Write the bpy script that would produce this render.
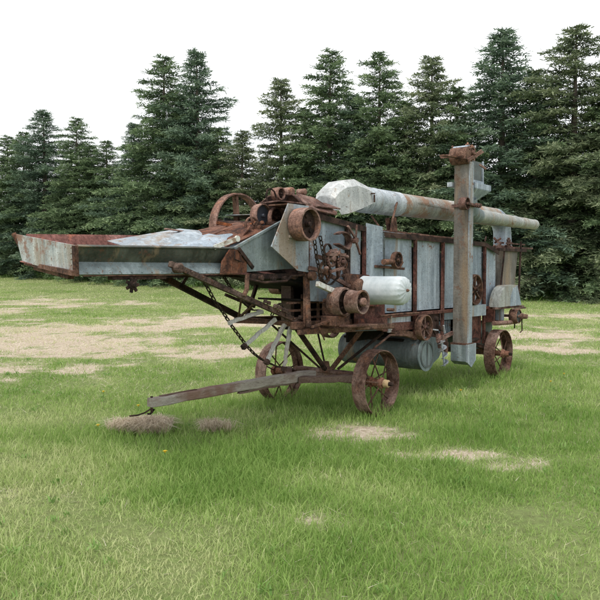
import bpy, bmesh, math, random
import numpy as np
from mathutils import Vector, Matrix, Quaternion
R = math.radians
rnd = random.Random(7)
sc = bpy.context.scene
col = sc.collection
for o in list(bpy.data.objects): bpy.data.objects.remove(o)

# ------------------------------------------------------------------ camera
cam = bpy.data.cameras.new('camera'); cam.lens = 42.0; cam.sensor_width = 36.0
cam.clip_start = 0.1; cam.clip_end = 2000
co = bpy.data.objects.new('camera', cam); col.objects.link(co)
co.location = (0, 0, 1.7); co.rotation_euler = (R(90) - math.atan(32 / 700), 0, 0)
sc.camera = co

# ------------------------------------------------------------------ overcast daylight
SUN_EL, SUN_AZ = 56, 205          # azimuth: where the sun stands, clockwise from +Y
world = bpy.data.worlds.new('World'); sc.world = world; world.use_nodes = True
wt = world.node_tree; wn = wt.nodes; wl = wt.links
bg = wn['Background']; bg.inputs['Strength'].default_value = 0.1
sky = wn.new('ShaderNodeTexSky'); sky.sky_type = 'NISHITA'; sky.sun_disc = False
sky.sun_elevation = R(SUN_EL); sky.sun_rotation = R(SUN_AZ)
tc = wn.new('ShaderNodeTexCoord')
mp = wn.new('ShaderNodeMapping'); mp.inputs['Scale'].default_value = (1, 1, 2.6)
nz = wn.new('ShaderNodeTexNoise'); nz.inputs['Scale'].default_value = 2.3; nz.inputs['Detail'].default_value = 6
nz.inputs['Roughness'].default_value = 0.55
cr = wn.new('ShaderNodeValToRGB')
cr.color_ramp.elements[0].position = 0.36; cr.color_ramp.elements[0].color = (0.60, 0.60, 0.60, 1)
cr.color_ramp.elements[1].position = 0.52; cr.color_ramp.elements[1].color = (1, 1, 1, 1)
mx = wn.new('ShaderNodeMix'); mx.data_type = 'RGBA'
wl.new(tc.outputs['Generated'], mp.inputs[0]); wl.new(mp.outputs[0], nz.inputs['Vector'])
wl.new(nz.outputs['Fac'], cr.inputs[0]); wl.new(cr.outputs[0], mx.inputs[0])
wl.new(sky.outputs[0], mx.inputs[6]); mx.inputs[7].default_value = (8.6, 8.75, 8.85, 1)
wl.new(mx.outputs[2], bg.inputs['Color'])

sun = bpy.data.lights.new('sun', 'SUN'); sun.energy = 1.4; sun.angle = R(14); sun.color = (1, .96, .9)
so = bpy.data.objects.new('sun', sun); col.objects.link(so)
sd = Vector((math.sin(R(SUN_AZ)) * math.cos(R(SUN_EL)), math.cos(R(SUN_AZ)) * math.cos(R(SUN_EL)), math.sin(R(SUN_EL))))
so.rotation_euler = sd.to_track_quat('Z', 'Y').to_euler()
sc.view_settings.view_transform = 'Standard'; sc.view_settings.look = 'None'
sc.view_settings.exposure = 0.68; sc.view_settings.gamma = 1.0; sc.view_settings.use_curve_mapping = False
sc.render.engine = 'CYCLES'; sc.render.resolution_x = 1024; sc.render.resolution_y = 1024

# ------------------------------------------------------------------ materials
class NT:
    def __init__(s, name):
        s.m = bpy.data.materials.new(name); s.m.use_nodes = True
        s.t = s.m.node_tree; s.n = s.t.nodes; s.l = s.t.links; s.b = s.n['Principled BSDF']
        s.co = s.n.new('ShaderNodeTexCoord')
    def noise(s, scale, detail=4, rough=.6, mapping=None, dist=0):
        t = s.n.new('ShaderNodeTexNoise'); t.inputs['Scale'].default_value = scale
        t.inputs['Detail'].default_value = detail; t.inputs['Roughness'].default_value = rough
        t.inputs['Distortion'].default_value = dist
        src = s.co.outputs['Object']
        if mapping:
            m = s.n.new('ShaderNodeMapping'); m.inputs['Scale'].default_value = mapping
            s.l.new(src, m.inputs[0]); src = m.outputs[0]
        s.l.new(src, t.inputs['Vector']); return t.outputs['Fac']
    def ramp(s, fac, stops):
        r = s.n.new('ShaderNodeValToRGB'); e = r.color_ramp.elements
        while len(e) < len(stops): e.new(.5)
        for i, (p, c) in enumerate(stops):
            e[i].position = p; e[i].color = (c, c, c, 1) if isinstance(c, (int, float)) else (*c, 1)
        s.l.new(fac, r.inputs[0]); return r.outputs[0]
    def mix(s, fac, a, b, mode='MIX'):
        m = s.n.new('ShaderNodeMix'); m.data_type = 'RGBA'; m.blend_type = mode
        for i, v in ((0, fac), (6, a), (7, b)):
            if isinstance(v, (int, float)): m.inputs[i].default_value = v
            elif isinstance(v, tuple): m.inputs[i].default_value = (*v, 1)
            else: s.l.new(v, m.inputs[i])
        return m.outputs[2]
    def attr(s, name):
        a = s.n.new('ShaderNodeAttribute'); a.attribute_name = name; return a.outputs['Fac']
    def bump(s, fac, strength, dist=.01):
        b = s.n.new('ShaderNodeBump'); b.inputs['Strength'].default_value = strength; b.inputs['Distance'].default_value = dist
        s.l.new(fac, b.inputs['Height']); s.l.new(b.outputs[0], s.b.inputs['Normal'])
    def out(s, colr, rough=.8, metal=0., spec=.3):
        if isinstance(colr, tuple): s.b.inputs['Base Color'].default_value = (*colr, 1)
        else: s.l.new(colr, s.b.inputs['Base Color'])
        if isinstance(rough, (int, float)): s.b.inputs['Roughness'].default_value = rough
        else: s.l.new(rough, s.b.inputs['Roughness'])
        s.b.inputs['Metallic'].default_value = metal; s.b.inputs['Specular IOR Level'].default_value = spec
        return s.m

def galv(name, c1, c2, rust=.5, stain=.5, metal=.15, rc=(.20, .10, .055)):
    t = NT(name)
    a = t.noise(2.6, 8, .68); base = t.mix(t.ramp(a, [(.38, 0.), (.62, 1.)]), c1, c2)
    bl = t.noise(1.1, 4, .6); base = t.mix(t.ramp(bl, [(.42, 0.), (.60, .5)]), base, (c1[0]*.62, c1[1]*.66, c1[2]*.70))
    sp = t.noise(30, 5, .75)
    base = t.mix(.75, base, t.ramp(sp, [(.34, .58), (.62, 1.06)]), 'MULTIPLY')
    st = t.noise(9, 6, .65, (1, 1, .09))
    base = t.mix(t.ramp(st, [(.50, 0.), (.64, .55)]), base, (c2[0]*1.25+.02, c2[1]*1.25+.02, c2[2]*1.25+.02))
    dk = t.noise(8, 6, .65, (1, 1, .14))
    base = t.mix(t.ramp(dk, [(.54, 0.), (.70, .5)]), base, (c1[0]*.45, c1[1]*.45, c1[2]*.44))
    rs = t.noise(5, 7, .66, (1.0, 1.0, .13), .2)
    base = t.mix(t.ramp(rs, [(.60 - .09 * stain, 0.), (.71 - .07 * stain, .75)]), base, (.27, .19, .115))
    rp = t.noise(3.6, 10, .76)
    base = t.mix(t.ramp(rp, [(.625 - .11 * rust, 0.), (.655 - .08 * rust, .92)]), base, rc)
    dt = t.noise(60, 3, .7)
    base = t.mix(t.ramp(dt, [(.60, 0.), (.64, .8)]), base, (.10, .055, .035))
    t.bump(t.mix(.45, t.noise(2.6, 4, .55), sp), .55, .03)
    return t.out(base, t.ramp(sp, [(.3, .45), (.7, .75)]), metal, .35)

def rust(name, dark, mid, light, scale=7., bump=.7, k=0.):
    t = NT(name)
    a = t.noise(scale, 9, .75, None, .4)
    base = t.mix(t.ramp(a, [(.42, 0.), (.54, 1.)]), dark, mid)
    b = t.noise(scale * .5, 9, .74)
    base = t.mix(t.ramp(b, [(.49 - k, 0.), (.60 - k, .9)]), base, light)
    f = t.noise(scale * 9, 6, .75)
    base = t.mix(.85, base, t.ramp(f, [(.38, .35), (.60, 1.15)]), 'MULTIPLY')
    o = t.noise(scale * 1.7, 7, .72)
    base = t.mix(t.ramp(o, [(.56, 0.), (.66, .6)]), base, (mid[0] * 1.7, mid[1] * 1.35, mid[2] * 1.0))
    g = t.noise(scale * .8, 7, .7)
    base = t.mix(t.ramp(g, [(.56, 0.), (.66, .75)]), base, dark)
    t.bump(t.mix(.5, f, a), bump, .012)
    return t.out(base, .88, 0., .2)

def wood(name, c1, c2, dark, mapping=(1, 12, 12)):
    t = NT(name)
    a = t.noise(5, 8, .68, mapping, .3); base = t.mix(t.ramp(a, [(.34, 0.), (.66, 1.)]), c1, c2)
    g = t.noise(16, 6, .7, mapping, .5)
    base = t.mix(t.ramp(g, [(.54, 0.), (.64, .85)]), base, dark)
    st = t.noise(1.7, 5, .6); base = t.mix(t.ramp(st, [(.5, 0.), (.62, .75)]), base, (dark[0]*2.4, dark[1]*1.7, dark[2]*1.5))
    t.bump(g, .9, .012)
    return t.out(base, .9, 0., .15)

M = {}
M['galv'] = galv('galvanised_sheet', (.27, .33, .385), (.40, .46, .52), .25, .35)
M['galv_stained'] = galv('stained_galvanised_sheet', (.28, .33, .37), (.42, .47, .51), .5, 1.0)
M['galv_pale'] = galv('pale_galvanised_pipe', (.40, .445, .48), (.60, .64, .68), .35, .5)
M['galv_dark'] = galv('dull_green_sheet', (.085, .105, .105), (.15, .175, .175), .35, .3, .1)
M['galv_olive'] = galv('shaded_olive_sheet', (.040, .046, .034), (.095, .105, .085), .55, .6, .05, (.11, .055, .035))  # olive green, darkened in colour for the shade on the down-facing board
M['pipe_rust'] = galv('rust_stained_pipe', (.35, .35, .32), (.48, .47, .43), 1.1, 1.6, .1, (.29, .165, .10))
M['elev'] = galv('brown_stained_elevator_sheet', (.135, .12, .10), (.23, .215, .19), .6, 1.2, .05, (.15, .09, .06))
M['galv_dark2'] = galv('greenish_galvanised_sheet', (.17, .215, .22), (.26, .31, .32), .2, .4, .15)
M['rust'] = rust('rusty_iron', (.055, .032, .025), (.155, .080, .054), (.25, .15, .11))
M['rust_arm'] = rust('brown_grey_rust', (.038, .027, .023), (.105, .064, .050), (.19, .135, .11))
M['rust_throat'] = rust('reddish_throat_rust', (.050, .026, .020), (.165, .068, .040), (.22, .115, .08), 6.)
M['rust_pale'] = rust('pale_pinkish_rust', (.15, .085, .065), (.27, .155, .12), (.36, .235, .195), 5.)
M['rust_red'] = rust('red_oxide_rust', (.050, .024, .020), (.135, .052, .040), (.19, .095, .075), 5.)
M['rust2'] = rust('brick_red_rust', (.070, .040, .033), (.165, .088, .070), (.29, .19, .16), 9.)
M['rust_orange'] = rust('orange_rust', (.12, .045, .022), (.32, .115, .05), (.29, .15, .105), 4.)
M['rust_dark'] = rust('dark_rusty_iron', (.020, .014, .012), (.055, .032, .025), (.10, .06, .047), 8.)
M['inside'] = rust('inside_shade', (.008, .007, .006), (.018, .013, .011), (.03, .02, .016), 8.)  # near-black colour stands in for shade inside openings and on undersides
M['red_floor'] = rust('reddish_sheet', (.19, .085, .07), (.28, .13, .11), (.36, .20, .175), 3.)
M['wood'] = wood('weathered_grey_wood', (.31, .27, .23), (.52, .48, .43), (.09, .062, .048))
M['wood_brown'] = wood('rusty_brown_wood', (.15, .095, .075), (.27, .20, .165), (.035, .022, .018))
M['lath'] = wood('bleached_lath_wood', (.38, .37, .34), (.56, .55, .52), (.14, .12, .10), (10, 10, 2))
t = NT('grimy_white_canvas'); a = t.noise(7, 6, .65); b = t.noise(5, 7, .7, (1, 1, .3))
c = t.mix(t.ramp(a, [(.35, 0.), (.65, 1.)]), (.40, .45, .47), (.56, .60, .62))
c = t.mix(t.ramp(b, [(.55, 0.), (.72, .6)]), c, (.24, .27, .26))
w_ = t.n.new('ShaderNodeTexWave'); w_.inputs['Scale'].default_value = 7; w_.inputs['Distortion'].default_value = 14; w_.inputs['Detail Roughness'].default_value = .8; w_.bands_direction = 'Y'
t.l.new(t.co.outputs['Object'], w_.inputs['Vector'])
t.bump(t.mix(.15, a, w_.outputs['Fac']), .3, .01); M['canvas'] = t.out(c, .7, 0., .3)
t = NT('white_paint'); c = t.mix(t.ramp(t.noise(14, 6, .7), [(.48, 0.), (.62, 1.)]), (.62, .62, .58), (.28, .20, .15)); M['white'] = t.out(c, .7)
t = NT('worn_yellow_brass'); c = t.mix(t.ramp(t.noise(14, 6, .7), [(.4, 0.), (.6, 1.)]), (.5, .36, .2), (.30, .19, .11)); M['brass'] = t.out(c, .6)

# foliage / grass: colour varies per blade or spray through a "tint" attribute (kind of leaf; spruce sprays also by place on the bough)
def leafmat(name, a, b, c, transl=.25, rough=.6):
    t = NT(name); f = t.attr('tint')
    colr = t.ramp(f, [(0., a), (.5, b), (1., c)])
    t.out(colr, rough, 0., .25)
    tr = t.n.new('ShaderNodeBsdfTranslucent'); t.l.new(colr, tr.inputs['Color'])
    ms = t.n.new('ShaderNodeMixShader'); ms.inputs[0].default_value = transl
    t.l.new(t.b.outputs[0], ms.inputs[1]); t.l.new(tr.outputs[0], ms.inputs[2])
    t.l.new(ms.outputs[0], t.n['Material Output'].inputs['Surface']); return t.m
M['grass'] = leafmat('grass_blades', (.175, .300, .060), (.330, .460, .130), (.58, .61, .31), .42)
M['straw'] = leafmat('dry_straw', (.38, .29, .21), (.60, .51, .40), (.76, .68, .57), .2, .8)
M['hay'] = leafmat('grey_hay', (.46, .37, .27), (.68, .58, .45), (.84, .76, .63), .35, .8)
M['spruce'] = leafmat('spruce_needles', (.048, .082, .042), (.135, .200, .100), (.28, .36, .185), .25, .65)
M['spruce_blue'] = leafmat('bluish_spruce_needles', (.046, .080, .055), (.125, .190, .125), (.26, .335, .225), .25, .65)
M['spruce_grey'] = leafmat('greyish_spruce_needles', (.058, .085, .048), (.160, .203, .110), (.33, .365, .22), .25, .65)
M['weed'] = leafmat('weed_leaves', (.12, .23, .055), (.20, .34, .085), (.30, .42, .14), .35)
M['yellow'] = NT('yellow_petals').out((.75, .55, .03), .6)
t = NT('spruce_bark'); c = t.mix(t.noise(12, 6, .7, (1, 1, .2)), (.06, .045, .035), (.20, .165, .14)); M['bark'] = t.out(c, .9)

# ground: green thatch and straw
t = NT('meadow_ground')
g1 = t.noise(1.3, 8, .7); g2 = t.noise(17, 6, .75)
green = t.mix(t.ramp(g1, [(.35, 0.), (.65, 1.)]), (.15, .22, .06), (.24, .29, .11))
green = t.mix(t.ramp(g2, [(.35, .55), (.65, 0.)]), green, (.09, .075, .045))
st1 = t.mix(t.ramp(g2, [(.35, 0.), (.62, 1.)]), (.32, .25, .18), (.58, .50, .40))
fac = t.n.new('ShaderNodeMath'); fac.operation = 'ADD'; t.l.new(t.attr('straw'), fac.inputs[0])
nn = t.ramp(t.noise(4, 8, .75), [(.3, 0.), (.7, .5)]); t.l.new(nn, fac.inputs[1])
f2 = t.ramp(fac.outputs[0], [(.45, 0.), (.85, 1.)])
t.bump(g2, .8, .03); M['ground'] = t.out(t.mix(f2, green, st1), .95, 0., .1)

# ------------------------------------------------------------------ generic helpers
def link(o, parent=None):
    col.objects.link(o)
    if parent is not None: o.parent = parent
    return o
def part(name, bm, mat, parent=None, smooth=False, bevel=0, label=None):
    me = bpy.data.meshes.new(name)
    bmesh.ops.recalc_face_normals(bm, faces=bm.faces[:])
    bm.to_mesh(me); bm.free()
    me.materials.append(M[mat] if isinstance(mat, str) else mat)
    o = bpy.data.objects.new(name, me); link(o, parent)
    if smooth:
        me.polygons.foreach_set('use_smooth', [True] * len(me.polygons))
        try: me.set_sharp_from_angle(angle=R(38))
        except Exception: pass
    if bevel:
        b = o.modifiers.new('bevel', 'BEVEL'); b.width = bevel; b.segments = 1; b.limit_method = 'ANGLE'; b.angle_limit = R(50)
    if label: o['label'] = label
    return o
def B(): return bmesh.new()
def box(bm, lo, hi, mat=None):
    m = Matrix.Translation([(a + b) / 2 for a, b in zip(lo, hi)]) @ Matrix.Diagonal([abs(b - a) for a, b in zip(lo, hi)] + [1])
    if mat: m = mat @ m
    bmesh.ops.create_cube(bm, size=1, matrix=m)
def beam(bm, p0, p1, w=.05, h=.05, up=(0, 0, 1)):
    p0 = Vector(p0); p1 = Vector(p1); d = p1 - p0; x = d.normalized()
    y = Vector(up).cross(x)
    if y.length < 1e-3: y = Vector((0, 1, 0)).cross(x)
    y.normalize(); z = x.cross(y)
    m = Matrix((x, y, z)).transposed().to_4x4(); m.translation = (p0 + p1) / 2
    bmesh.ops.create_cube(bm, size=1, matrix=m @ Matrix.Diagonal((d.length, w, h, 1)))
def angle_iron(bm, p0, p1, w=.05, t=.008, up=(0, 0, 1), sy=1, sz=1):
    p0 = Vector(p0); p1 = Vector(p1); x = (p1 - p0).normalized(); y = Vector(up).cross(x).normalized(); z = x.cross(y)
    beam(bm, p0 + y * sy * (w / 2), p1 + y * sy * (w / 2), w, t, up)
    beam(bm, p0 + z * sz * (w / 2 + t / 2 + .0005), p1 + z * sz * (w / 2 + t / 2 + .0005), t, w, up)
def frame_of(d):
    d = d.normalized(); a = Vector((0, 0, 1)) if abs(d.z) < .9 else Vector((1, 0, 0))
    u = d.cross(a).normalized(); return u, d.cross(u).normalized()
def tube(bm, pts, r, n=10, caps=True):
    pts = [Vector(p) for p in pts]; rings = []
    rr = r if isinstance(r, (list, tuple)) else [r] * len(pts)
    u = None
    for i, p in enumerate(pts):
        d = (pts[min(i + 1, len(pts) - 1)] - pts[max(i - 1, 0)]).normalized()
        if u is None: u, _ = frame_of(d)
        u = (u - d * u.dot(d)).normalized(); v = d.cross(u)
        rings.append([bm.verts.new(p + (u * math.cos(6.28318 * k / n) + v * math.sin(6.28318 * k / n)) * rr[i]) for k in range(n)])
    for a, b in zip(rings, rings[1:]):
        for k in range(n): bm.faces.new((a[k], a[(k + 1) % n], b[(k + 1) % n], b[k]))
    if caps:
        bm.faces.new(rings[0][::-1]); bm.faces.new(rings[-1])
def lathe(bm, c, axis, prof, n=32, closed=False):
    """prof: list of (distance along axis, radius)"""
    c = Vector(c); ax = Vector(axis).normalized(); u, v = frame_of(ax); rings = []
    for s, r in prof:
        rings.append([bm.verts.new(c + ax * s + (u * math.cos(6.283185 * k / n) + v * math.sin(6.283185 * k / n)) * max(r, 1e-4)) for k in range(n)])
    pr = list(zip(rings, rings[1:]))
    if closed: pr.append((rings[-1], rings[0]))
    for a, b in pr:
        for k in range(n): bm.faces.new((a[k], a[(k + 1) % n], b[(k + 1) % n], b[k]))
    if not closed:
        bm.faces.new(rings[0][::-1]); bm.faces.new(rings[-1])
def slab(bm, pts, thick):
    """flat polygon given by 3D points, extruded along its normal"""
    pts = [Vector(p) for p in pts]
    n = Vector((0, 0, 0))
    for a, b in zip(pts, pts[1:] + pts[:1]): n += a.cross(b)
    n.normalize()
    A = [bm.verts.new(p) for p in pts]; C_ = [bm.verts.new(p + n * thick) for p in pts]
    bm.faces.new(A[::-1]); bm.faces.new(C_)
    for i in range(len(pts)):
        j = (i + 1) % len(pts); bm.faces.new((A[i], A[j], C_[j], C_[i]))
def rivets(bm, p0, p1, step=.08, r=.007, n=(0, -1, 0)):
    p0 = Vector(p0); p1 = Vector(p1); k = max(1, int((p1 - p0).length / step))
    for i in range(k + 1):
        p = p0.lerp(p1, i / k) + Vector(n) * r * .4
        bmesh.ops.create_icosphere(bm, subdivisions=1, radius=r, matrix=Matrix.Translation(p))
YA = (0, -1, 0)     # outward axis on the near side of the machine

# ------------------------------------------------------------------ terrain
def zt(y):
    y = np.asarray(y, float)
    a = np.clip(y, 18, 62); z = .00072 * (a - 18) ** 2
    return z + np.clip(y - 62, 0, 60) * .03 * 1.0
rs = np.random.RandomState(5)
_perm = rs.rand(256, 256)
def vnoise(x, y):
    xi = np.floor(x).astype(int); yi = np.floor(y).astype(int); fx = x - xi; fy = y - yi
    fx = fx * fx * (3 - 2 * fx); fy = fy * fy * (3 - 2 * fy)
    g = lambda i, j: _perm[(xi + i) % 256, (yi + j) % 256]
    return (g(0, 0) * (1 - fx) + g(1, 0) * fx) * (1 - fy) + (g(0, 1) * (1 - fx) + g(1, 1) * fx) * fy
def fbm(x, y, o=4):
    s = 0; a = .5; t_ = 0
    for k in range(o):
        s = s + a * vnoise(x + 17.3 * k, y + 9.1 * k); t_ += a; a *= .55; x = x * 2.03; y = y * 2.03
    return s / t_
def sst(a, b, x):
    t_ = np.clip((x - a) / (b - a), 0, 1); return t_ * t_ * (3 - 2 * t_)
def gau(x, y, cx, cy, sx, sy): return np.exp(-((x - cx) / sx) ** 2 - ((y - cy) / sy) ** 2)
def straw_mask(x, y):
    n = fbm(x * .42 + 3, y * .62 + 8, 5); n2 = fbm(x * 1.9 + 40, y * 2.4 + 5, 4)
    reg = (.95 * gau(x, y, -5.2, 15.2, 3.4, 2.6) + .5 * gau(x, y, -4.6, 11.5, 2.2, 1.2) + .6 * gau(x, y, -8, 19, 3, 3) + .9 * gau(x, y, -3.0, 22, 3.8, 3.8) + .65 * gau(x, y, -11.5, 26, 4, 5) + .55 * gau(x, y, -12, 34, 7, 3)
           + .6 * gau(x, y, -1.5, 13.8, 1.6, 1.2) + .5 * gau(x, y, 0, 30, 6, 3)
           + .95 * gau(x, y, 6.5, 18, 2.6, 3.2) + .85 * gau(x, y, 9.0, 15.5, 1.8, 1.6) + .8 * gau(x, y, 5.0, 14.6, 1.2, .9) + .6 * gau(x, y, 10, 24, 4, 2)
           + .52 * gau(x, y, .50, 7.25, .36, .35) + .50 * gau(x, y, 2.05, 5.95, .24, .26) + .55 * gau(x, y, 2.9, 7.9, .6, .22) + .50 * gau(x, y, 2.0, 7.3, .36, .22)
           + .45 * gau(x, y, .7, 6.9, .9, .5) + .5 * gau(x, y, 1.5, 6.3, .6, .25) + .35 * gau(x, y, -2.2, 9.4, .8, .8)
           + .5 * gau(x, y, -2.3, 5.0, .5, .25) + .45 * gau(x, y, .4, 4.6, .5, .25))
    reg = np.minimum(reg, 1.05)
    n3 = fbm(x * 4.3 + 9, y * 5.5 + 31, 3)
    return sst(.36, 1.0, reg * .98 + (n - .5) * 1.35 + (n2 - .5) * 1.0 + .08) * np.clip(-.10 + 1.9 * n3, .1, 1)
def axis(segs):
    out = []
    for a, b, s in segs: out += list(np.arange(a, b, s))
    return np.array(out + [segs[-1][1]])
xs = axis([(-420, -60, 12), (-60, -24, 2), (-24, -9, .4), (-9, 10, .14), (10, 26, .4), (26, 60, 2), (60, 420, 12)])
ys = axis([(-80, 2, 4), (2, 14, .12), (14, 28, .25), (28, 66, .8), (66, 420, 12)])
XX, YY = np.meshgrid(xs, ys); S = straw_mask(XX, YY)
ZZ = zt(YY) + (fbm(XX * 1.1, YY * 1.1, 3) - .5) * .05 * (np.abs(XX) < 60)
me = bpy.data.meshes.new('meadow')
nv = XX.size; nx = len(xs); ny = len(ys)
me.vertices.add(nv); me.vertices.foreach_set('co', np.stack([XX, YY, ZZ], -1).ravel())
i, j = np.meshgrid(np.arange(nx - 1), np.arange(ny - 1)); a = (j * nx + i).ravel()
q = np.stack([a, a + 1, a + nx + 1, a + nx], -1); nf = len(q)
me.loops.add(nf * 4); me.loops.foreach_set('vertex_index', q.ravel())
me.polygons.add(nf); me.polygons.foreach_set('loop_start', np.arange(nf) * 4); me.polygons.foreach_set('loop_total', np.full(nf, 4))
at = me.attributes.new('straw', 'FLOAT', 'POINT'); at.data.foreach_set('value', S.ravel().astype(np.float32))
me.update(); me.materials.append(M['ground'])
me.polygons.foreach_set('use_smooth', np.ones(nf, bool))
o = bpy.data.objects.new('ground', me); link(o); o['kind'] = 'structure'

# ------------------------------------------------------------------ grass blades as one mesh
def blades(name, P, H, W, lean, tint, mat, seg=2, rng=rs, flat=False):
    n = len(P); az = rng.rand(n) * 6.2832; fa = rng.rand(n) * 6.2832
    dirv = np.stack([np.cos(az), np.sin(az)], -1); side = np.stack([np.cos(fa), np.sin(fa)], -1) * (W / 2)[:, None]
    hs = [0, .5, 1.] if seg == 2 else [0, 1.]
    V = []
    for k, t_ in enumerate(hs):
        off = dirv * (lean * H * t_ ** 1.8)[:, None]
        zz = H * t_ * np.sqrt(np.clip(1 - (lean * t_) ** 2 * .97, .02, 1))
        c = np.stack([P[:, 0] + off[:, 0], P[:, 1] + off[:, 1], P[:, 2] + zz], -1)
        if t_ < 1:
            f = 1. if k == 0 else .8
            s3 = np.concatenate([side * f, np.zeros((n, 1))], -1); V += [c - s3, c + s3]
        else: V.append(c)
    m = len(V); co_ = np.stack(V, 1).reshape(-1, 3); base = np.arange(n) * m
    me = bpy.data.meshes.new(name); me.vertices.add(n * m); me.vertices.foreach_set('co', co_.ravel())
    if seg == 2:
        li = np.stack([base, base + 1, base + 3, base + 2, base + 2, base + 3, base + 4], -1).ravel()
        tot = np.tile([4, 3], n)
    else:
        li = np.stack([base, base + 1, base + 2], -1).ravel(); tot = np.full(n, 3)
    me.loops.add(len(li)); me.loops.foreach_set('vertex_index', li)
    me.polygons.add(len(tot)); st = np.concatenate([[0], np.cumsum(tot)[:-1]])
    me.polygons.foreach_set('loop_start', st); me.polygons.foreach_set('loop_total', tot)
    at = me.attributes.new('tint', 'FLOAT', 'POINT'); at.data.foreach_set('value', np.repeat(tint, m).astype(np.float32))
    me.update(); me.materials.append(M[mat])
    o = bpy.data.objects.new(name, me); link(o); return o
def stuff(o, label, cat): o['kind'] = 'stuff'; o['label'] = label; o['category'] = cat

def scatter(n, d0, d1, p, wide=.58):
    """points in front of the camera, density ~ d^-p"""
    k = 2 - p; uu = rs.rand(n)
    d = (d0 ** k + uu * (d1 ** k - d0 ** k)) ** (1 / k)
    x = (rs.rand(n) * 2 - 1) * (wide * d + .6)
    return x, d
x1, y1 = scatter(120000, 3.0, 6.5, 0.3)
x2, y2 = scatter(430000, 6.5, 62, 1.78)
x = np.concatenate([x1, x2]); y = np.concatenate([y1, y2]); n = len(x)
S = straw_mask(x, y)
keep = rs.rand(n) > S * .80
x = x[keep]; y = y[keep]; S = S[keep]; n = len(x)
cl = fbm(x * 1.3 + 60, y * 1.3 + 11, 4); cl2 = fbm(x * .35 + 5, y * .35 + 77, 3)
dd = np.maximum(1, y / 6.5)
# machine local coordinates: taller and greener under and beside the machine where no mower passes
U_ = (x - .88) * .62 + (y - 8.03) * .7846; V_ = -(x - .88) * .7846 + (y - 8.03) * .62
under = sst(1.6, 0, np.maximum(np.maximum(-2.6 - U_, U_ - 4.6), np.maximum(-1.0 - V_, V_ - 1.6)))
H = (.032 + .066 * rs.rand(n) ** 1.6) * (.25 + 1.6 * cl) + .085 * under * rs.rand(n)
for (wx, wy) in ((.88, 8.03), (-.26, 8.93), (3.08, 10.82), (1.95, 10.71)): H += .13 * gau(x, y, wx, wy, .38, .34) * rs.rand(n)
H *= np.where(y > 12, 1.0, 1.0) * (1 - .4 * S)
H = np.where(rs.rand(n) < .010, H + .07, H)
W = (.0040 + .0032 * rs.rand(n)) * dd ** .82
tint = np.clip(.52 + (cl2 - .5) * 1.6 + (cl - .5) * -1.1 + rs.randn(n) * .20 + .35 * S - .34 * under + .26 * sst(8, 22, y), 0, 1)
g = blades('meadow_grass', np.stack([x, y, zt(y) - .012], -1), H, W, .25 + .65 * rs.rand(n), tint, 'grass')
stuff(g, 'bright green meadow grass around and under the old machine', 'grass')
# dead stems lying on the ground
x1, y1 = scatter(60000, 3.0, 9, .6); x2, y2 = scatter(420000, 9, 50, 1.75)
x = np.concatenate([x1, x2]); y = np.concatenate([y1, y2]); n = len(x)
S = straw_mask(x, y); keep = rs.rand(n) < np.maximum(S * .95, .02 + .07 * sst(7, 11, y)); x = x[keep]; y = y[keep]; n = len(x)
dd = np.maximum(1, y / 7.)
tint = np.clip(.35 + fbm(x * 2, y * 2, 3) * .5 + rs.randn(n) * .22, 0, 1)
g = blades('dry_grass', np.stack([x, y, zt(y) + .004 + .03 * rs.rand(n)], -1), (.04 + .08 * rs.rand(n)) * np.minimum(dd, 2) ** .2, (.0022 + .002 * rs.rand(n)) * dd ** .9, .92 + .07 * rs.rand(n), tint, 'straw', 1)
stuff(g, 'pale dry cut grass lying in patches on the meadow', 'dry grass')

# broad-leaved weeds among the grass
nc = 520; cx, cy = scatter(nc, 3.2, 13, .7); kk = straw_mask(cx, cy) < .12; cx = cx[kk]; cy = cy[kk]; nc = len(cx); lf = 9
x = np.repeat(cx, lf) + rs.randn(nc * lf) * .025; y = np.repeat(cy, lf) + rs.randn(nc * lf) * .025; sz = np.repeat(.30 + .45 * rs.rand(nc), lf)
g = blades('meadow_weeds', np.stack([x, y, zt(y) + .022], -1), (.06 + .05 * rs.rand(nc * lf)) * sz, .016 * sz * (1 + .5 * rs.rand(nc * lf)), .55 + .4 * rs.rand(nc * lf), np.clip(np.repeat(.3 + .5 * rs.rand(nc), lf) + rs.randn(nc * lf) * .12, 0, 1), 'weed')
stuff(g, 'broad-leaved weeds scattered through the meadow grass', 'weeds')

# grey hay heap below the drawbar tip, and a low one further left
def heap(cx, cy, rx, ry, h, n, name='hay_pile', k=5):
    a = rs.rand(n) * 6.2832; r = np.sqrt(rs.rand(n))
    lob = .8 + .3 * np.sin(a * 3 + k) + .15 * np.sin(a * 7)
    px = r * np.cos(a) * lob; py = r * np.sin(a) * lob
    x = cx + px * rx; y = cy + py * ry
    z = h * np.clip(1 - r ** 1.4, 0, 1) * (.35 + 1.2 * fbm(x * 7, y * 7, 3)) * (.75 + .25 * rs.rand(n)) + .04 * rs.rand(n)
    tint = np.clip(.25 + .5 * fbm(x * 5, y * 5, 3) + rs.randn(n) * .2, 0, 1)
    return blades(name, np.stack([x, y, z + .01], -1), .09 + .16 * rs.rand(n), .005 + .004 * rs.rand(n), .93 + .07 * rs.rand(n), tint, 'hay', 2)
g = heap(-1.60, 7.15, .34, .20, .05, 3000); g['label'] = 'heap of grey dead hay on the grass below the drawbar tip'; g['category'] = 'hay pile'
g = heap(-.88, 7.15, .20, .08, .02, 420, 'hay_tuft', 2); g['label'] = 'small tuft of dead hay just right of the larger heap under the drawbar'; g['category'] = 'hay tuft'

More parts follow.
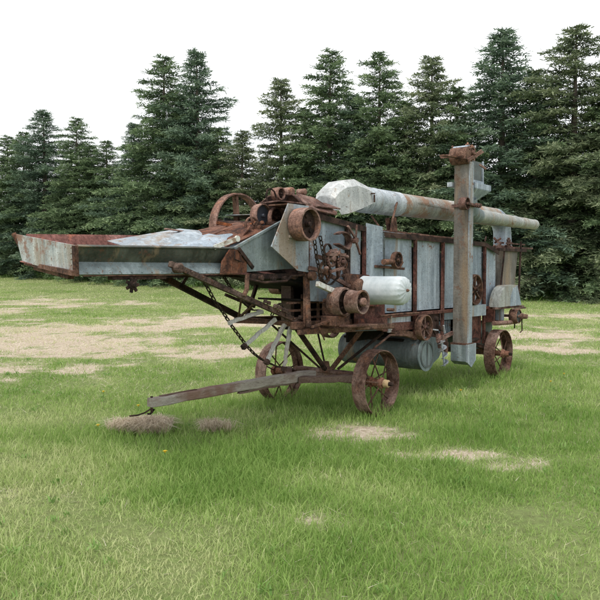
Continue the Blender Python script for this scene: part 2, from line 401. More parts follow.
# dandelions
DL = [(-2.02, 6.9, 'yellow dandelion nearest the left edge of the meadow'), (-1.16, 5.9, 'yellow dandelion in the grass below the hay heap'),
      (-1.85, 7.9, 'yellow dandelion left of the hay heap, near the straw'), (2.05, 8.9, 'yellow dandelion near the elevator foot'), (-2.5, 8.8, 'yellow dandelion far left beside the dry patch'),
      (3.9, 10.3, 'yellow dandelion right of the rear wheel'), (3.45, 9.6, 'yellow dandelion just in front of the rear wheel')]
for (px, py, lb) in DL:
    e = bpy.data.objects.new('dandelion', None); link(e); e.location = (px, py, 0); e['label'] = lb; e['category'] = 'dandelion'; e['group'] = 'dandelions in the grass'
    bm = B(); tube(bm, [(0, 0, 0), (.006, 0, .07), (.01, .004, .135)], .0025, 6); part('stem', bm, 'weed', e)
    bm = B()
    for k in range(26):
        a = k * 2.4; r = .005 + .016 * (k / 26); z = .135 + .010 * (1 - k / 26)
        p = Vector((.01, .004, z)); d = Vector((math.cos(a), math.sin(a), .25)) * (r + .006); s = Vector((-math.sin(a), math.cos(a), 0)) * .004
        vs = [bm.verts.new(q_) for q_ in (p, p + d * .7 + s, p + d, p + d * .7 - s)]; bm.faces.new(vs)
    lathe(bm, (.01, .004, .126), (0, 0, 1), [(0, .003), (.006, .008), (.012, .010)], 10)
    part('flower_head', bm, 'yellow', e)

# ------------------------------------------------------------------ spruces
def mesh_tris(name, V, mat, tint, quad=True):
    k = V.shape[1]; n = len(V)
    me = bpy.data.meshes.new(name); me.vertices.add(n * k); me.vertices.foreach_set('co', V.reshape(-1))
    me.loops.add(n * k); me.loops.foreach_set('vertex_index', np.arange(n * k))
    me.polygons.add(n); me.polygons.foreach_set('loop_start', np.arange(n) * k); me.polygons.foreach_set('loop_total', np.full(n, k))
    at = me.attributes.new('tint', 'FLOAT', 'POINT'); at.data.foreach_set('value', np.repeat(tint, k).astype(np.float32))
    me.update(); me.materials.append(M[mat]); return me
def spruce_meshes(seed, Ht, R0, mat, sparse=1., droop=1., skirt=.02):
    g = np.random.RandomState(seed); rr = random.Random(seed)
    bm = B(); tube(bm, [(0, 0, -.4), (.03, .02, Ht * .3), (-.03, .02, Ht * .65), (0, 0, Ht * .985)], [Ht * .0135, Ht * .010, Ht * .006, .010], 8)
    tw0 = []; tw1 = []; tt = []
    ph = rr.random() * 6.28; z = Ht * skirt + .1; az = 0
    while z < Ht * .99:
        f = 1 - z / Ht
        az += 2.4 + rr.uniform(-.5, .5)
        lob = 1 + .16 * math.sin(az * 2 + ph + z * .9) + .12 * math.sin(z * 2.3 + ph * 2 + az)
        L = R0 * 1.10 * min(f ** .74, 1.75 * f) * lob * (rr.uniform(.62, 1.05) if rr.random() > .2 else rr.uniform(1.05, 1.38)) + .10
        z += (.050 + .040 * f) * rr.uniform(.3, 1.7) * (Ht / 13)
        if rr.random() > sparse: continue
        s0 = .95 - .95 * min(1, f * 1.4) + rr.uniform(-.28, .28); cur = (.22 + .26 * f) * droop; tipup = .38 * f
        hx, hy = math.cos(az), math.sin(az); br_t = rr.gauss(0, .11)
        wob = rr.uniform(-.12, .12)
        def P(t_):
            zz = z + L * (s0 * t_ * .6 - cur * t_ * t_ + tipup * max(0, t_ - .55) * 1.2)
            return np.array([hx * L * t_ - hy * wob * L * t_ * t_, hy * L * t_ + hx * wob * L * t_ * t_, zz])
        tube(bm, [P(0), P(.5), P(.93)], [.010 + .014 * L / 2.5, .006 + .006 * L / 2.5, .003], 4, False)
        nt = max(5, int(L / .085)); lat = np.array([-hy, hx, 0])
        for k in range(nt):
            t_ = .05 + .95 * (k + .5) / nt
            p = P(t_); d = P(min(1.0, t_ + .05)) - P(t_ - .05); d /= np.linalg.norm(d)
            w0 = min(.17 + .30 * L * (1 - t_) ** .7 * min(1, .35 + t_ * 2.5), .58)
            for s in (-1, 1):
                if rr.random() < .12: continue
                e = d * rr.uniform(.5, 1.0) + lat * s * rr.uniform(.4, .95) + np.array([0, 0, rr.uniform(-1.0, .25) * (.5 + f * .8)])
                e /= np.linalg.norm(e); w = w0 * rr.uniform(.6, 1.25); tw0.append(p); tw1.append(p + e * w); tt.append(br_t + .30 * t_ ** 2)
            for q_ in range(2):      # hanging and rising sprays fill the bough out
                up_ = rr.random() < .35
                e = d * rr.uniform(.3, .9) + lat * rr.uniform(-.6, .6) + np.array([0, 0, rr.uniform(.2, .6) if up_ else -rr.uniform(.5, 1.2)]); e /= np.linalg.norm(e)
                tw0.append(p); tw1.append(p + e * rr.uniform(.12, .34) * (.45 + f) * (.6 if up_ else 1)); tt.append(br_t + (.22 if up_ else .0) + .2 * t_)  # rising sprays tinted lighter than hanging ones, more so outwards
        tw0.append(P(.85)); tw1.append(P(1.08)); tt.append(br_t + .35)
    tw0 = np.array(tw0); tw1 = np.array(tw1); tt = np.array(tt)
    ln = np.linalg.norm(tw1 - tw0, axis=1); cnt = np.maximum(3, (ln / .042).astype(int))
    idx = np.repeat(np.arange(len(ln)), cnt); n = len(idx)
    pos = np.concatenate([np.linspace(.05, 1, c) for c in cnt])
    d = (tw1 - tw0) / ln[:, None]; d = d[idx]
    p = tw0[idx] + (tw1 - tw0)[idx] * pos[:, None]
    rv = g.randn(n, 3); rv -= d * (rv * d).sum(1)[:, None]; rv /= np.linalg.norm(rv, axis=1)[:, None]; rv[:, 2] = rv[:, 2] * .8 + .12
    out = d * (.45 + .4 * g.rand(n))[:, None] + rv * .75; out /= np.linalg.norm(out, axis=1)[:, None]
    sd_ = np.cross(out, g.randn(n, 3)); sd_ /= np.linalg.norm(sd_, axis=1)[:, None]
    l = (.070 + .075 * g.rand(n))[:, None]; w = (.018 + .017 * g.rand(n))[:, None]
    V = np.stack([p - sd_ * w * .6, p + sd_ * w * .6, p + out * l + sd_ * w * .5, p + out * l - sd_ * w * .4], 1)
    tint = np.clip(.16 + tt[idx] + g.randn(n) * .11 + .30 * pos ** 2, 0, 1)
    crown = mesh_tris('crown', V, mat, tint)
    tm = bpy.data.meshes.new('trunk'); bm.to_mesh(tm); bm.free(); tm.materials.append(M['bark'])
    print('crown faces', n)
    return tm, crown
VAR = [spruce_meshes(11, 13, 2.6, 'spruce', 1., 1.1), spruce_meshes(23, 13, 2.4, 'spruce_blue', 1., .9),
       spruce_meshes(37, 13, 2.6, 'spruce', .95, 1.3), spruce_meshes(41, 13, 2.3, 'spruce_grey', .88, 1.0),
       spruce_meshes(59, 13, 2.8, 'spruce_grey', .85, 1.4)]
def row_depth(px):     # the row runs from far left to near right
    a = (px - 300) / 700.; t_ = (25.7 + 60 * a) / (40.3 + 26 * a); return 60 - 26 * t_
def spruce(px, topy, v, wid, label, dback=0., name='spruce_tree', grp='spruces in the row behind the machine'):
    d = row_depth(px) + dback; X = (px - 300) / 700 * d
    e = bpy.data.objects.new(name, None); link(e)
    z = float(zt(d)); top = 1.7 + (268 - topy) / 700 * d
    e.location = (X, d, z - .1)
    tm, cm = VAR[v]
    h = top - z
    for nm, m_ in (('trunk', tm), ('crown', cm)):
        c_ = bpy.data.objects.new(nm, m_); link(c_, e)
    e.scale = (wid, wid, h / 13.); e.rotation_euler = (0, 0, rnd.uniform(0, 6.28))
    e['label'] = label; e['category'] = 'spruce'; e['group'] = grp
TR = [(-42, 125, 1, 1.66, 'dark spruce cut by the left edge of the view'),
      (10, 136, 0, 1.66, 'low spruce at the left end of the row, just inside the picture'),
      (46, 111, 1, 1.76, 'tall narrow spruce behind the far end of the feeder tray'),
      (79, 118, 0, 1.50, 'slim spruce rising between two taller ones above the feeder tray'),
      (108, 141, 2, 1.50, 'short spruce with a low pointed top above the middle of the feeder tray'),
      (136, 123, 1, 1.35, 'small dark spruce tucked against the left side of a tall one'),
      (166, 58, 0, 2.02, 'tall yellowish green spruce left of the gap of sky'),
      (198, 52, 1, 1.76, 'tall bluish spruce just left of the gap of sky'),
      (243, 130, 3, 1.35, 'short pale spruce in the gap above the big rusty belt wheel'),
      (281, 78, 3, 1.54, 'slender thin spruce between the gap of sky and the white hood'),
      (330, 52, 0, 1.76, 'full spruce right behind the white spout hood'),
      (379, 54, 2, 1.61, 'spruce rising behind the long blower pipe left of the elevator'),
      (430, 56, 3, 1.54, 'spruce just left of the top of the elevator leg'),
      (500, 32, 1, 1.97, 'broad dense bluish spruce right of the elevator head'),
      (534, 72, 2, 1.35, 'spruce squeezed between the two broadest ones at the right'),
      (572, 28, 4, 1.81, 'broad open spruce with bare limbs showing at the right end'),
      (628, 40, 4, 1.74, 'grey green spruce cut by the right edge of the view'),
      (690, 77, 0, 1.74, 'spruce beyond the right edge of the view')]
TR = TR[:-1]
TR += [(26, 132, 2, 1.5, 'spruce filling the gap between the leftmost one and the tall narrow one'), (92, 144, 0, 1.45, 'spruce squeezed left of the short pointed one above the tray'),
       (182, 96, 2, 1.5, 'spruce wedged between the two tallest ones at left'), (219, 128, 0, 1.35, 'spruce leaning out at the left side of the sky gap'), (305, 108, 2, 1.45, 'spruce between the slender one and the full one behind the hood'),
       (354, 96, 1, 1.45, 'dark spruce between the two full ones above the blower pipe'), (405, 100, 0, 1.45, 'spruce left of the thin one beside the elevator'), (456, 88, 2, 1.5, 'spruce directly behind the top of the elevator leg'),
       (602, 76, 0, 1.4, 'spruce between the open one and the one cut by the right edge')]
for a_ in TR: spruce(*a_)
BK = [(-10, 173, 2, 1.58, 'low spruce filling in behind the leftmost ones'), (62, 175, 3, 1.58, 'low spruce showing between the trees above the tray tip'), (122, 169, 0, 1.66, 'low spruce between the short pointed one and its neighbour'),
      (222, 165, 2, 1.66, 'low spruce filling the foot of the sky gap'), (262, 165, 0, 1.66, 'low spruce behind the thin slender one'), (306, 157, 1, 1.58, 'low spruce behind the white hood at its left'),
      (355, 162, 3, 1.58, 'low spruce seen between two trunks above the blower pipe'), (404, 157, 1, 1.66, 'low spruce seen left of the elevator above the pipe'), (462, 155, 0, 1.58, 'low spruce right behind the elevator leg'),
      (545, 147, 1, 1.58, 'low spruce in the shade right of the machine'), (600, 147, 2, 1.58, 'low spruce behind the open one at the right edge')]
for a_ in BK: spruce(*a_, dback=4.5, grp='shorter spruces standing behind the row')
# weeds and brush along the foot of the row
n = 110000; px = rs.rand(n) * 720 - 60; a = (px - 300) / 700.; t_ = (25.7 + 60 * a) / (40.3 + 26 * a); d = 60 - 26 * t_
y = d + rs.randn(n) * 1.3 - .6; x = (px - 300) / 700 * d
f = fbm(x * .55, y * .4, 4)
H = (.10 + 1.35 * sst(.42, .70, f) * rs.rand(n)) * (.35 + .65 * np.exp(-((y - d) / 2.2) ** 2)) * (1 + .35 * (px > 380))
g = blades('brush', np.stack([x, y, zt(y) - .03], -1), H, .03 + .05 * rs.rand(n), .2 + .5 * rs.rand(n), np.clip(.25 + f * .4 + rs.randn(n) * .2, 0, 1), 'weed')
stuff(g, 'dark green weeds and brush along the foot of the spruces', 'brush')

# ================================================================== THRESHING MACHINE
# local axes: x = towards its rear, y = away from the camera side, z = up
T = bpy.data.objects.new('threshing_machine', None); link(T)
T.location = (.88, 8.03, 0); T.rotation_euler = (0, 0, math.atan2(.7846, .62))
T['label'] = 'old rusty threshing machine of galvanised sheet and iron wheels standing on the grass'; T['category'] = 'threshing machine'

# ---- wheels
def wheel(u, v, w=.38, r=.38, lab=None, seed=0):
    e = bpy.data.objects.new('wheel', None); link(e, T); e.location = (u, v, w)
    e.rotation_euler = (0, seed * .7, 0)
    if lab: e['label'] = lab
    bm = B(); lathe(bm, (0, 0, 0), YA, [(-.085, r), (0, r + .003), (.085, r), (.085, r - .012), (0, r - .009), (-.085, r - .012)], 72, True)
    lathe(bm, (0, 0, 0), YA, [(-.012, r - .010), (.012, r - .010), (.012, r - .028), (-.012, r - .028)], 72, True)
    part('rim', bm, 'rust_wheel', e, True)
    bm = B(); lathe(bm, (0, 0, 0), YA, [(-.12, .045), (-.10, .062), (-.06, .062), (-.055, .042), (.045, .042), (.05, .065), (.085, .065), (.09, .05), (.11, .05)], 24)
    part('hub', bm, 'rust_hub', e, True)
    bm = B(); lathe(bm, (0, 0, 0), YA, [(.111, .047), (.165, .043), (.170, .036)], 24); part('hub_cap', bm, 'brass' if seed == 1 else 'rust_hub', e, True)
    bm = B(); lathe(bm, (0, 0, 0), YA, [(.171, .024), (.215, .022), (.22, .012)], 16); part('axle_end', bm, 'rust_dark', e, True)
    for k in range(12):
        a = k * math.pi / 6; s = .065 if k % 2 else -.075
        bm = B(); tube(bm, [(math.cos(a) * .045, -s, math.sin(a) * .045), (math.cos(a) * (r - .02), -s * .08, math.sin(a) * (r - .02))], .0085, 8)
        part('spoke', bm, 'rust', e, True)
    return e
M['rust_wheel'] = rust('wheel_rust', (.10, .052, .038), (.21, .125, .098), (.30, .205, .17), 4.)
M['rust_hub'] = rust('hub_rust', (.14, .055, .035), (.30, .14, .09), (.36, .20, .14), 9.)
wheel(0, 0, lab='near front iron wheel with a pale hub cap', seed=1)
wheel(0, 1.45, lab='far front iron wheel behind the chain and laths', seed=2)
wheel(3.55, 0, .38, .365, 'near rear iron wheel, flaking rust', 3)
wheel(3.55, 1.45, .38, .365, 'far rear iron wheel mostly hidden by the body', 4)

# ---- axles, drawbar, braces
bm = B(); beam(bm, (0, .08, .385), (0, 1.37, .385), .10, .09); beam(bm, (0, .30, .45), (0, 1.15, .45), .12, .04)
part('front_axle', bm, 'rust_wheel', T, bevel=.006)
bm = B(); tube(bm, [(0, -.13, .38), (0, .12, .38)], .024, 12); tube(bm, [(0, 1.33, .38), (0, 1.58, .38)], .024, 12); part('axle_spindle', bm, 'rust_dark', T, True)
bm = B(); tube(bm, [(3.55, -.13, .38), (3.55, 1.58, .38)], .03, 12); beam(bm, (3.55, .12, .40), (3.55, 1.3, .40), .10, .11); part('rear_axle', bm, 'rust', T)
bm = B()
for (v0, w0) in ((.18, 1.0), (1.2, 1.0)): beam(bm, (3.55, v0, .40), (3.45, v0, w0 - .3), .07, .07)
beam(bm, (3.55, .2, .44), (2.9, .3, .62), .05, .05); part('rear_axle_brace', bm, 'rust', T)
# drawbar: wooden pole split towards the axle
bm = B()
NP = 9
def pole(bm, p0, p1, w0, h0, w1, h1, seed):
    r_ = random.Random(seed); p0 = Vector(p0); p1 = Vector(p1); d = (p1 - p0).normalized(); s = Vector((0, 0, 1)).cross(d).normalized(); up = d.cross(s); rg = []
    for i in range(13):
        t_ = i / 12; c = p0.lerp(p1, t_) + s * r_.uniform(-.006, .006) + up * (r_.uniform(-.005, .005) + min(.02, .008 * (p1 - p0).length) * math.sin(t_ * 3.1)); w = w0 + (w1 - w0) * t_; h = h0 + (h1 - h0) * t_
        j = lambda: r_.uniform(-.005, .005)
        rg.append([bm.verts.new(c + s * (x_ * w / 2 + j()) + up * (y_ * h / 2 + j())) for x_, y_ in ((-1, -.8), (-.8, -1), (.8, -1), (1, -.8), (1, .8), (.8, 1), (-.8, 1), (-1, .8))])
    for a, b in zip(rg, rg[1:]):
        for k in range(8): bm.faces.new((a[k], a[(k + 1) % 8], b[(k + 1) % 8], b[k]))
    bm.faces.new(rg[0][::-1]); bm.faces.new(rg[-1])
pole(bm, (-.30, .70, .440), (-2.62, .84, .435), .12, .105, .09, .085, 3)
part('drawbar', bm, 'wood', T, label='weathered grey wooden drawbar reaching forward from the axle')
bm = B(); pole(bm, (-.28, .66, .385), (-1.5, .76, .38), .04, .03, .04, .02, 5)
part('drawbar_strap', bm, 'wood_brown', T); bm = B()
beam(bm, (-2.50, .84, .486), (-2.05, .82, .490), .035, .012)
part('drawbar_batten', bm, 'wood_brown', T)
bm = B(); tube(bm, [(-2.60, .84, .385), (-2.68, .845, .355), (-2.76, .85, .345), (-2.84, .86, .35)], .008, 8); tube(bm, [(-2.6, .84, .50), (-2.6, .84, .34)], .012, 8)
tube(bm, [(-2.56, .85, .37), (-2.60, .86, .33), (-2.63, .86, .335)], .010, 8); part('hitch_hook', bm, 'rust_dark', T, True)
# hounds: short timbers from the wheels to the pole
bm = B(); pole(bm, (.02, .12, .41), (-.62, .66, .42), .09, .08, .08, .07, 7); pole(bm, (.02, 1.33, .41), (-.62, .78, .42), .09, .08, .08, .07, 9)
part('hound', bm, 'wood_brown', T)
# pyramid braces
for (p, q, r_, m_) in (((-.06, .68, .47), (-.98, .40, 1.06), .030, 'rust_dark'), ((-.04, .76, .47), (-.55, 1.15, 1.05), .013, 'rust_dark'),
                       ((.0, .72, .47), (.22, 1.05, 1.03), .013, 'rust_dark'), ((.05, .66, .48), (.20, .28, 1.02), .030, 'rust'), ((.08, .60, .47), (.55, .25, .90), .018, 'rust_dark')):
    bm = B(); tube(bm, [p, q], r_, 8); part('brace', bm, m_, T, True)
bm = B(); lathe(bm, (-.03, .70, .44), (0, 0, 1), [(0, .07), (.02, .08), (.05, .08), (.07, .05), (.13, .04)], 16); part('king_pin', bm, 'rust', T, True)

# ---- body shell
def side(u0, u1, w0, w1, w0b=None, w1b=None, mat='galv', lab=None, v=.15, rv=True, name='side_panel'):
    """sheet between u0..u1, top w1..w1b, bottom w0..w0b, gently dished"""
    w0b = w0 if w0b is None else w0b; w1b = w1 if w1b is None else w1b
    bm = B(); n = 8; g = {}
    for i in range(n + 1):
        for j in range(n + 1):
            a = i / n; b = j / n; u = u0 + (u1 - u0) * a; lo = w0 + (w0b - w0) * a; hi = w1 + (w1b - w1) * a
            dent = .012 * math.sin(a * 3.14) * math.sin(b * 3.14) + .004 * math.sin(9 * u + 5 * b) 
            g[i, j] = bm.verts.new((u, v + dent, lo + (hi - lo) * b))
    for i in range(n):
        for j in range(n): bm.faces.new((g[i, j], g[i + 1, j], g[i + 1, j + 1], g[i, j + 1]))
    r = bmesh.ops.extrude_face_region(bm, geom=bm.faces[:])
    bmesh.ops.translate(bm, vec=(0, .006, 0), verts=[x_ for x_ in r['geom'] if isinstance(x_, bmesh.types.BMVert)])
    if rv:
        rivets(bm, (u0 + .035, v, w0 + .04), (u0 + .035, v, w1 - .04)); rivets(bm, (u1 - .035, v, w0b + .04), (u1 - .035, v, w1b - .04))
        rivets(bm, (u0 + .06, v, w0 + .03), (u1 - .06, v, w0b + .03), .11)
    return part(name, bm, mat, T, True, label=lab)
side(-1.15, -.43, 1.36, 2.27, 1.32, 2.205, 'galv')
side(-.40, -.11, 1.30, 2.20, 1.30, 2.165, 'galv_stained')
side(-.06, .31, 1.28, 2.215, 1.24, 2.19, 'galv', v=.11)
side(.33, 1.075, 1.155, 2.11, 1.15, 2.10)
side(1.13, 1.845, 1.15, 2.10, 1.145, 2.09)
side(1.90, 3.225, 1.145, 2.09, 1.12, 2.07)
side(3.28, 3.74, 1.10, 2.065, 1.09, 1.955)
# far side and front/rear closing sheets
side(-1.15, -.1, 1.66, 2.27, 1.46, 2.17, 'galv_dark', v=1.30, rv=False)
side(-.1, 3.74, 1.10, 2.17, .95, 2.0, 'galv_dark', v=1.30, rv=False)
bm = B(); slab(bm, [(-1.15, .17, 1.64), (-1.15, 1.29, 1.68), (-1.15, 1.29, 2.2), (-1.15, .17, 2.2)], .006); part('front_panel', bm, 'rust_dark', T)
bm = B(); slab(bm, [(3.75, .17, .95), (3.75, 1.29, .95), (3.75, 1.29, 1.95), (3.75, .17, 1.95)], .006); part('rear_panel', bm, 'galv', T)
# roof sheet, following the top line
bm = B()
for (a, b) in (((-1.15, 2.262), (-.10, 2.158)), ((-.10, 2.152), (3.25, 2.062)), ((3.25, 2.062), (3.74, 1.948))):
    slab(bm, [(a[0], .165, a[1]), (b[0], .165, b[1]), (b[0], 1.29, b[1] + .03), (a[0], 1.29, a[1] + .03)], .006)
part('roof', bm, 'galv_stained', T)
# angle-iron top rail
bm = B()
for (a, b) in (((-1.18, 2.285), (-.085, 2.175)), ((.33, 2.125), (3.25, 2.085)), ((3.25, 2.085), (3.76, 1.965))):
    angle_iron(bm, (a[0], .10, a[1]), (b[0], .10, b[1]), .055, .008, sz=-1)
part('top_rail', bm, 'rust_dark', T)
bm = B(); tube(bm, [(.4, .35, 2.17), (1.6, .38, 2.15), (3.1, .36, 2.13)], .016, 8); tube(bm, [(1.2, .24, 2.15), (2.3, .55, 2.17)], .012, 8); beam(bm, (.8, .5, 2.17), (2.0, .62, 2.17), .06, .03)
part('roof_rod', bm, 'rust', T, True)
# posts
for (u, lo, hi, wd, m_) in ((-1.17, 1.10, 2.27, .06, 'rust'), (-.415, 1.10, 2.20, .04, 'rust_dark'), (-.09, 1.05, 2.17, .030, 'rust_red'), (.322, 1.0, 2.12, .022, 'galv_dark'),
                            (1.102, .84, 2.105, .038, 'rust_red'), (1.872, .70, 2.09, .038, 'rust_red'), (3.252, .55, 2.075, .045, 'rust_red')):
    bm = B(); beam(bm, (u, .118, lo), (u, .118, hi), wd, .03, (0, 1, 0)); beam(bm, (u + wd / 2 + .004, .118, lo), (u + wd / 2 + .004, .118, hi), .008, .036, (0, 1, 0)); rivets(bm, (u, .10, lo + .05), (u, .10, hi - .05), .12, .009)
    part('post', bm, m_, T)
# interior: added dark sheets stand in for shade, so that the openings read deep
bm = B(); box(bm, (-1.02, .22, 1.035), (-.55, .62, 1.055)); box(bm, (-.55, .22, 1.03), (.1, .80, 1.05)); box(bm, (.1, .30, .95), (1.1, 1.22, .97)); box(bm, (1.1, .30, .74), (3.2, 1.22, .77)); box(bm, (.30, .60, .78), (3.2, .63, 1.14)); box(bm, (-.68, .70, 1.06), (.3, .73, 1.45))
part('dark_backing', bm, 'inside', T)
# longitudinal sills
bm = B(); beam(bm, (-1.34, .16, 1.115), (.10, .16, 1.075), .07, .075); beam(bm, (.10, .15, 1.04), (1.12, .15, .83), .06, .085); beam(bm, (1.12, .15, .81), (2.05, .15, .68), .06, .07)
part('sill', bm, 'rust', T, bevel=.006)
bm = B(); beam(bm, (-1.06, 1.20, 1.12), (.10, 1.20, 1.075), .05, .05); beam(bm, (.10, 1.24, 1.04), (2.05, 1.24, .68), .06, .08); beam(bm, (2.05, 1.24, .68), (3.7, 1.24, .60), .06, .10); part('sill', bm, 'rust', T)
bm = B(); beam(bm, (.02, .105, 1.125), (3.74, .105, 1.085), .035, .045); beam(bm, (.35, .13, .985), (1.08, .13, .965), .03, .10)
part('side_rail', bm, 'rust_red', T, bevel=.004)
bm = B(); tube(bm, [(.12, .02, 1.14), (.55, .0, 1.145), (1.05, .03, 1.13)], .013, 8); tube(bm, [(.40, .01, 1.20), (.40, .10, 1.20)], .02, 8); part('control_rod', bm, 'rust', T, True)
# platform boards under the pulleys
bm = B(); slab(bm, [(-1.20, .10, 1.065), (.16, .08, 1.02), (.16, .62, 1.02), (-.95, .45, 1.065)], .014); beam(bm, (-1.32, .10, 1.05), (.16, .06, .995), .03, .05); part('platform', bm, 'rust', T)
bm = B(); slab(bm, [(-.70, .14, 1.02), (-.02, -.02, .99), (.25, .3, .98), (-.5, .5, 1.0)], -.008); part('hanging_sheet', bm, 'galv_dark', T)
bm = B(); slab(bm, [(-.34, .085, 1.06), (.30, .085, 1.03), (.30, .085, 1.30), (-.05, .085, 1.62), (-.50, .085, 1.64), (-.52, .085, 1.40), (-.34, .085, 1.40)], .012)
beam(bm, (-.34, .05, 1.10), (.28, .05, 1.07), .05, .07); beam(bm, (-.30, .05, 1.3), (.10, .05, 1.27), .04, .04); rivets(bm, (-.3, .08, 1.2), (.25, .08, 1.18), .1, .01)
part('mounting_plate', bm, 'rust_red', T)
# lower galvanised sheets and openings between posts
bm = B(); slab(bm, [(1.90, .17, .98), (2.35, .17, .97), (2.35, .17, 1.10), (1.90, .17, 1.11)], .006)
for k in range(7): beam(bm, (1.93 + k * .055, .20, .74), (1.93 + k * .055, .20, .96), .012, .02, (0, 1, 0))
part('lower_panel', bm, 'galv', T)
bm = B(); slab(bm, [(.36, .16, .99), (1.07, .16, .97), (1.07, .16, 1.11), (.36, .16, 1.12)], .006); part('lower_panel', bm, 'galv_pale', T)
bm = B(); box(bm, (.44, .10, .92), (.50, .125, 1.14)); beam(bm, (.47, .09, 1.13), (.47, .09, .95), .03, .02, (0, 1, 0)); part('latch', bm, 'galv_pale', T)
bm = B(); slab(bm, [(1.14, .16, .86), (1.84, .16, .72), (1.84, .16, 1.10), (1.14, .16, 1.10)], .01); part('lower_board', bm, 'rust_dark', T)
bm = B(); slab(bm, [(2.55, .16, .60), (3.22, .16, .56), (3.22, .16, 1.0), (2.55, .16, 1.0)], .012); slab(bm, [(3.28, .16, .86), (4.05, .14, .84), (4.05, .14, 1.075), (3.28, .16, 1.08)], .012)
part('lower_board', bm, 'rust_red', T)
bm = B(); slab(bm, [(2.30, .08, 1.00), (3.15, .10, .99), (3.15, .10, 1.155), (2.30, .08, 1.16)], .06); rivets(bm, (2.35, .08, 1.13), (3.1, .10, 1.12), .12, .008); part('tin_box', bm, 'galv_stained', T)
bm = B(); slab(bm, [(3.3, .25, .45), (3.85, .25, .45), (3.9, .25, .85), (3.3, .25, .85)], -.8); part('rear_hopper', bm, 'galv_dark', T)
# slats in the front opening
bm = B()
for w_z in (1.18, 1.26, 1.34): beam(bm, (-1.30, .26, w_z), (-.50, .26, w_z - .01), .03, .022)
for uu in (-1.0, -.72): beam(bm, (uu, .30, 1.08), (uu, .30, 1.42), .03, .02, (0, 1, 0))
part('grate_slats', bm, 'rust', T)
bm = B(); box(bm, (-.80, .62, 1.05), (-.76, .76, 1.52)); box(bm, (-.75, .66, 1.05), (-.69, .70, 1.46)); part('end_board', bm, 'wood_brown', T)
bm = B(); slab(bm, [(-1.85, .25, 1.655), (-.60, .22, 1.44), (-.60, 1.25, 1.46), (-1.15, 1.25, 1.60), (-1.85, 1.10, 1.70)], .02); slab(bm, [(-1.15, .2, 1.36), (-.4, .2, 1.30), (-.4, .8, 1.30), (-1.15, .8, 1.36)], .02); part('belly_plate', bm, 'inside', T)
bm = B(); beam(bm, (-1.16, -.02, 1.54), (-.86, -.02, 1.45), .05, .055); part('painted_bar', bm, 'white', T, bevel=.004)
bm = B(); beam(bm, (-.86, .0, 1.44), (-.55, .05, 1.36), .05, .05); part('painted_bar_end', bm, 'rust_dark', T)

# ---- feeder tray at the front; it leans up towards the far side
def ln(v): return .13 * (v - .3)
def strip(bm, prof, us, th=.008):
    """prof: function(u) -> list of (v,w); lofted along u"""
    rows = [[bm.verts.new((u, v_, w_)) for v_, w_ in prof(u)] for u in us]
    for a, b in zip(rows, rows[1:]):
        for k in range(len(a) - 1): bm.faces.new((a[k], a[k + 1], b[k + 1], b[k]))
    bmesh.ops.recalc_face_normals(bm, faces=bm.faces[:])
    bmesh.ops.solidify(bm, geom=bm.faces[:], thickness=th)
us = [-3.78 + k * .12 for k in range(14)] + [-2.12]
dent = lambda u, k: .010 * math.sin(u * 5 + k) + .005 * math.sin(u * 13 + 2 * k)
bm = B(); strip(bm, lambda u: [(.225, 1.862 + .02 * (u + 3.78) / 1.65), (.25, 1.875 + .02 * (u + 3.78) / 1.65), (.262 + dent(u, 1), 1.82), (.315 + dent(u, 2), 1.752)], us); part('tray_side', bm, 'galv_olive', T, True, label='near board of the feeder tray, dark olive upper half with its shade in the colour')
bm = B(); strip(bm, lambda u: [(.313 + dent(u, 2), 1.750), (.262 + dent(u, 3), 1.695), (.232, 1.652), (.26, 1.642)], us); rivets(bm, (-3.7, .24, 1.665), (-2.15, .24, 1.665), .1, .007)
part('tray_lower_side', bm, 'galv_dark2', T, True)
bm = B(); strip(bm, lambda u: [(.25, 1.645), (.7, 1.70), (1.15, 1.76)], [-3.72, -2.9, -2.1, -1.5]); part('tray_floor', bm, 'red_floor', T)
bm = B(); strip(bm, lambda u: [(1.12, 1.76), (1.16 + dent(u, 1) * .6, 1.88), (1.22, 1.985 + .045 * (u + 3.6) / 1.6)], [-3.62 + k * .2 for k in range(10)] + [-1.5]); part('tray_side', bm, 'red_floor', T, True, label='far board of the feeder tray, reddish inside')
bm = B(); slab(bm, [(-3.80, .235, 1.868), (-3.70, 1.23, 1.985), (-3.692, 1.137, 1.751), (-3.78, .262, 1.648)], .010); rivets(bm, (-3.815, .27, 1.85), (-3.80, .29, 1.68), .035, .008, (-1, 0, 0)); part('tray_end_board', bm, 'lath2', T) if 'lath2' in M else None
if 'lath2' not in M:
    M['lath2'] = galv('flaking_white_board', (.34, .38, .38), (.50, .52, .51), 1.1, 1.5, 0., (.24, .13, .09)); part('tray_end_board', bm, 'lath2', T)
bm = B(); beam(bm, (-3.83, .22, 1.66), (-3.66, 1.16, 1.745), .03, .035); beam(bm, (-3.82, .215, 1.865), (-3.80, .235, 1.64), .035, .03, (0, 1, 0)); beam(bm, (-3.72, 1.24, 1.99), (-3.64, 1.14, 1.75), .03, .03, (0, 1, 0)); beam(bm, (-3.70, .45, 1.63), (-3.60, 1.1, 1.70), .05, .03)
part('tray_end_iron', bm, 'rust', T)
bm = B(); beam(bm, (-3.45, .30, 1.622), (-2.9, .30, 1.622), .06, .03); beam(bm, (-2.9, .30, 1.625), (-2.2, .30, 1.635), .03, .02); part('tray_runner', bm, 'rust_dark', T)
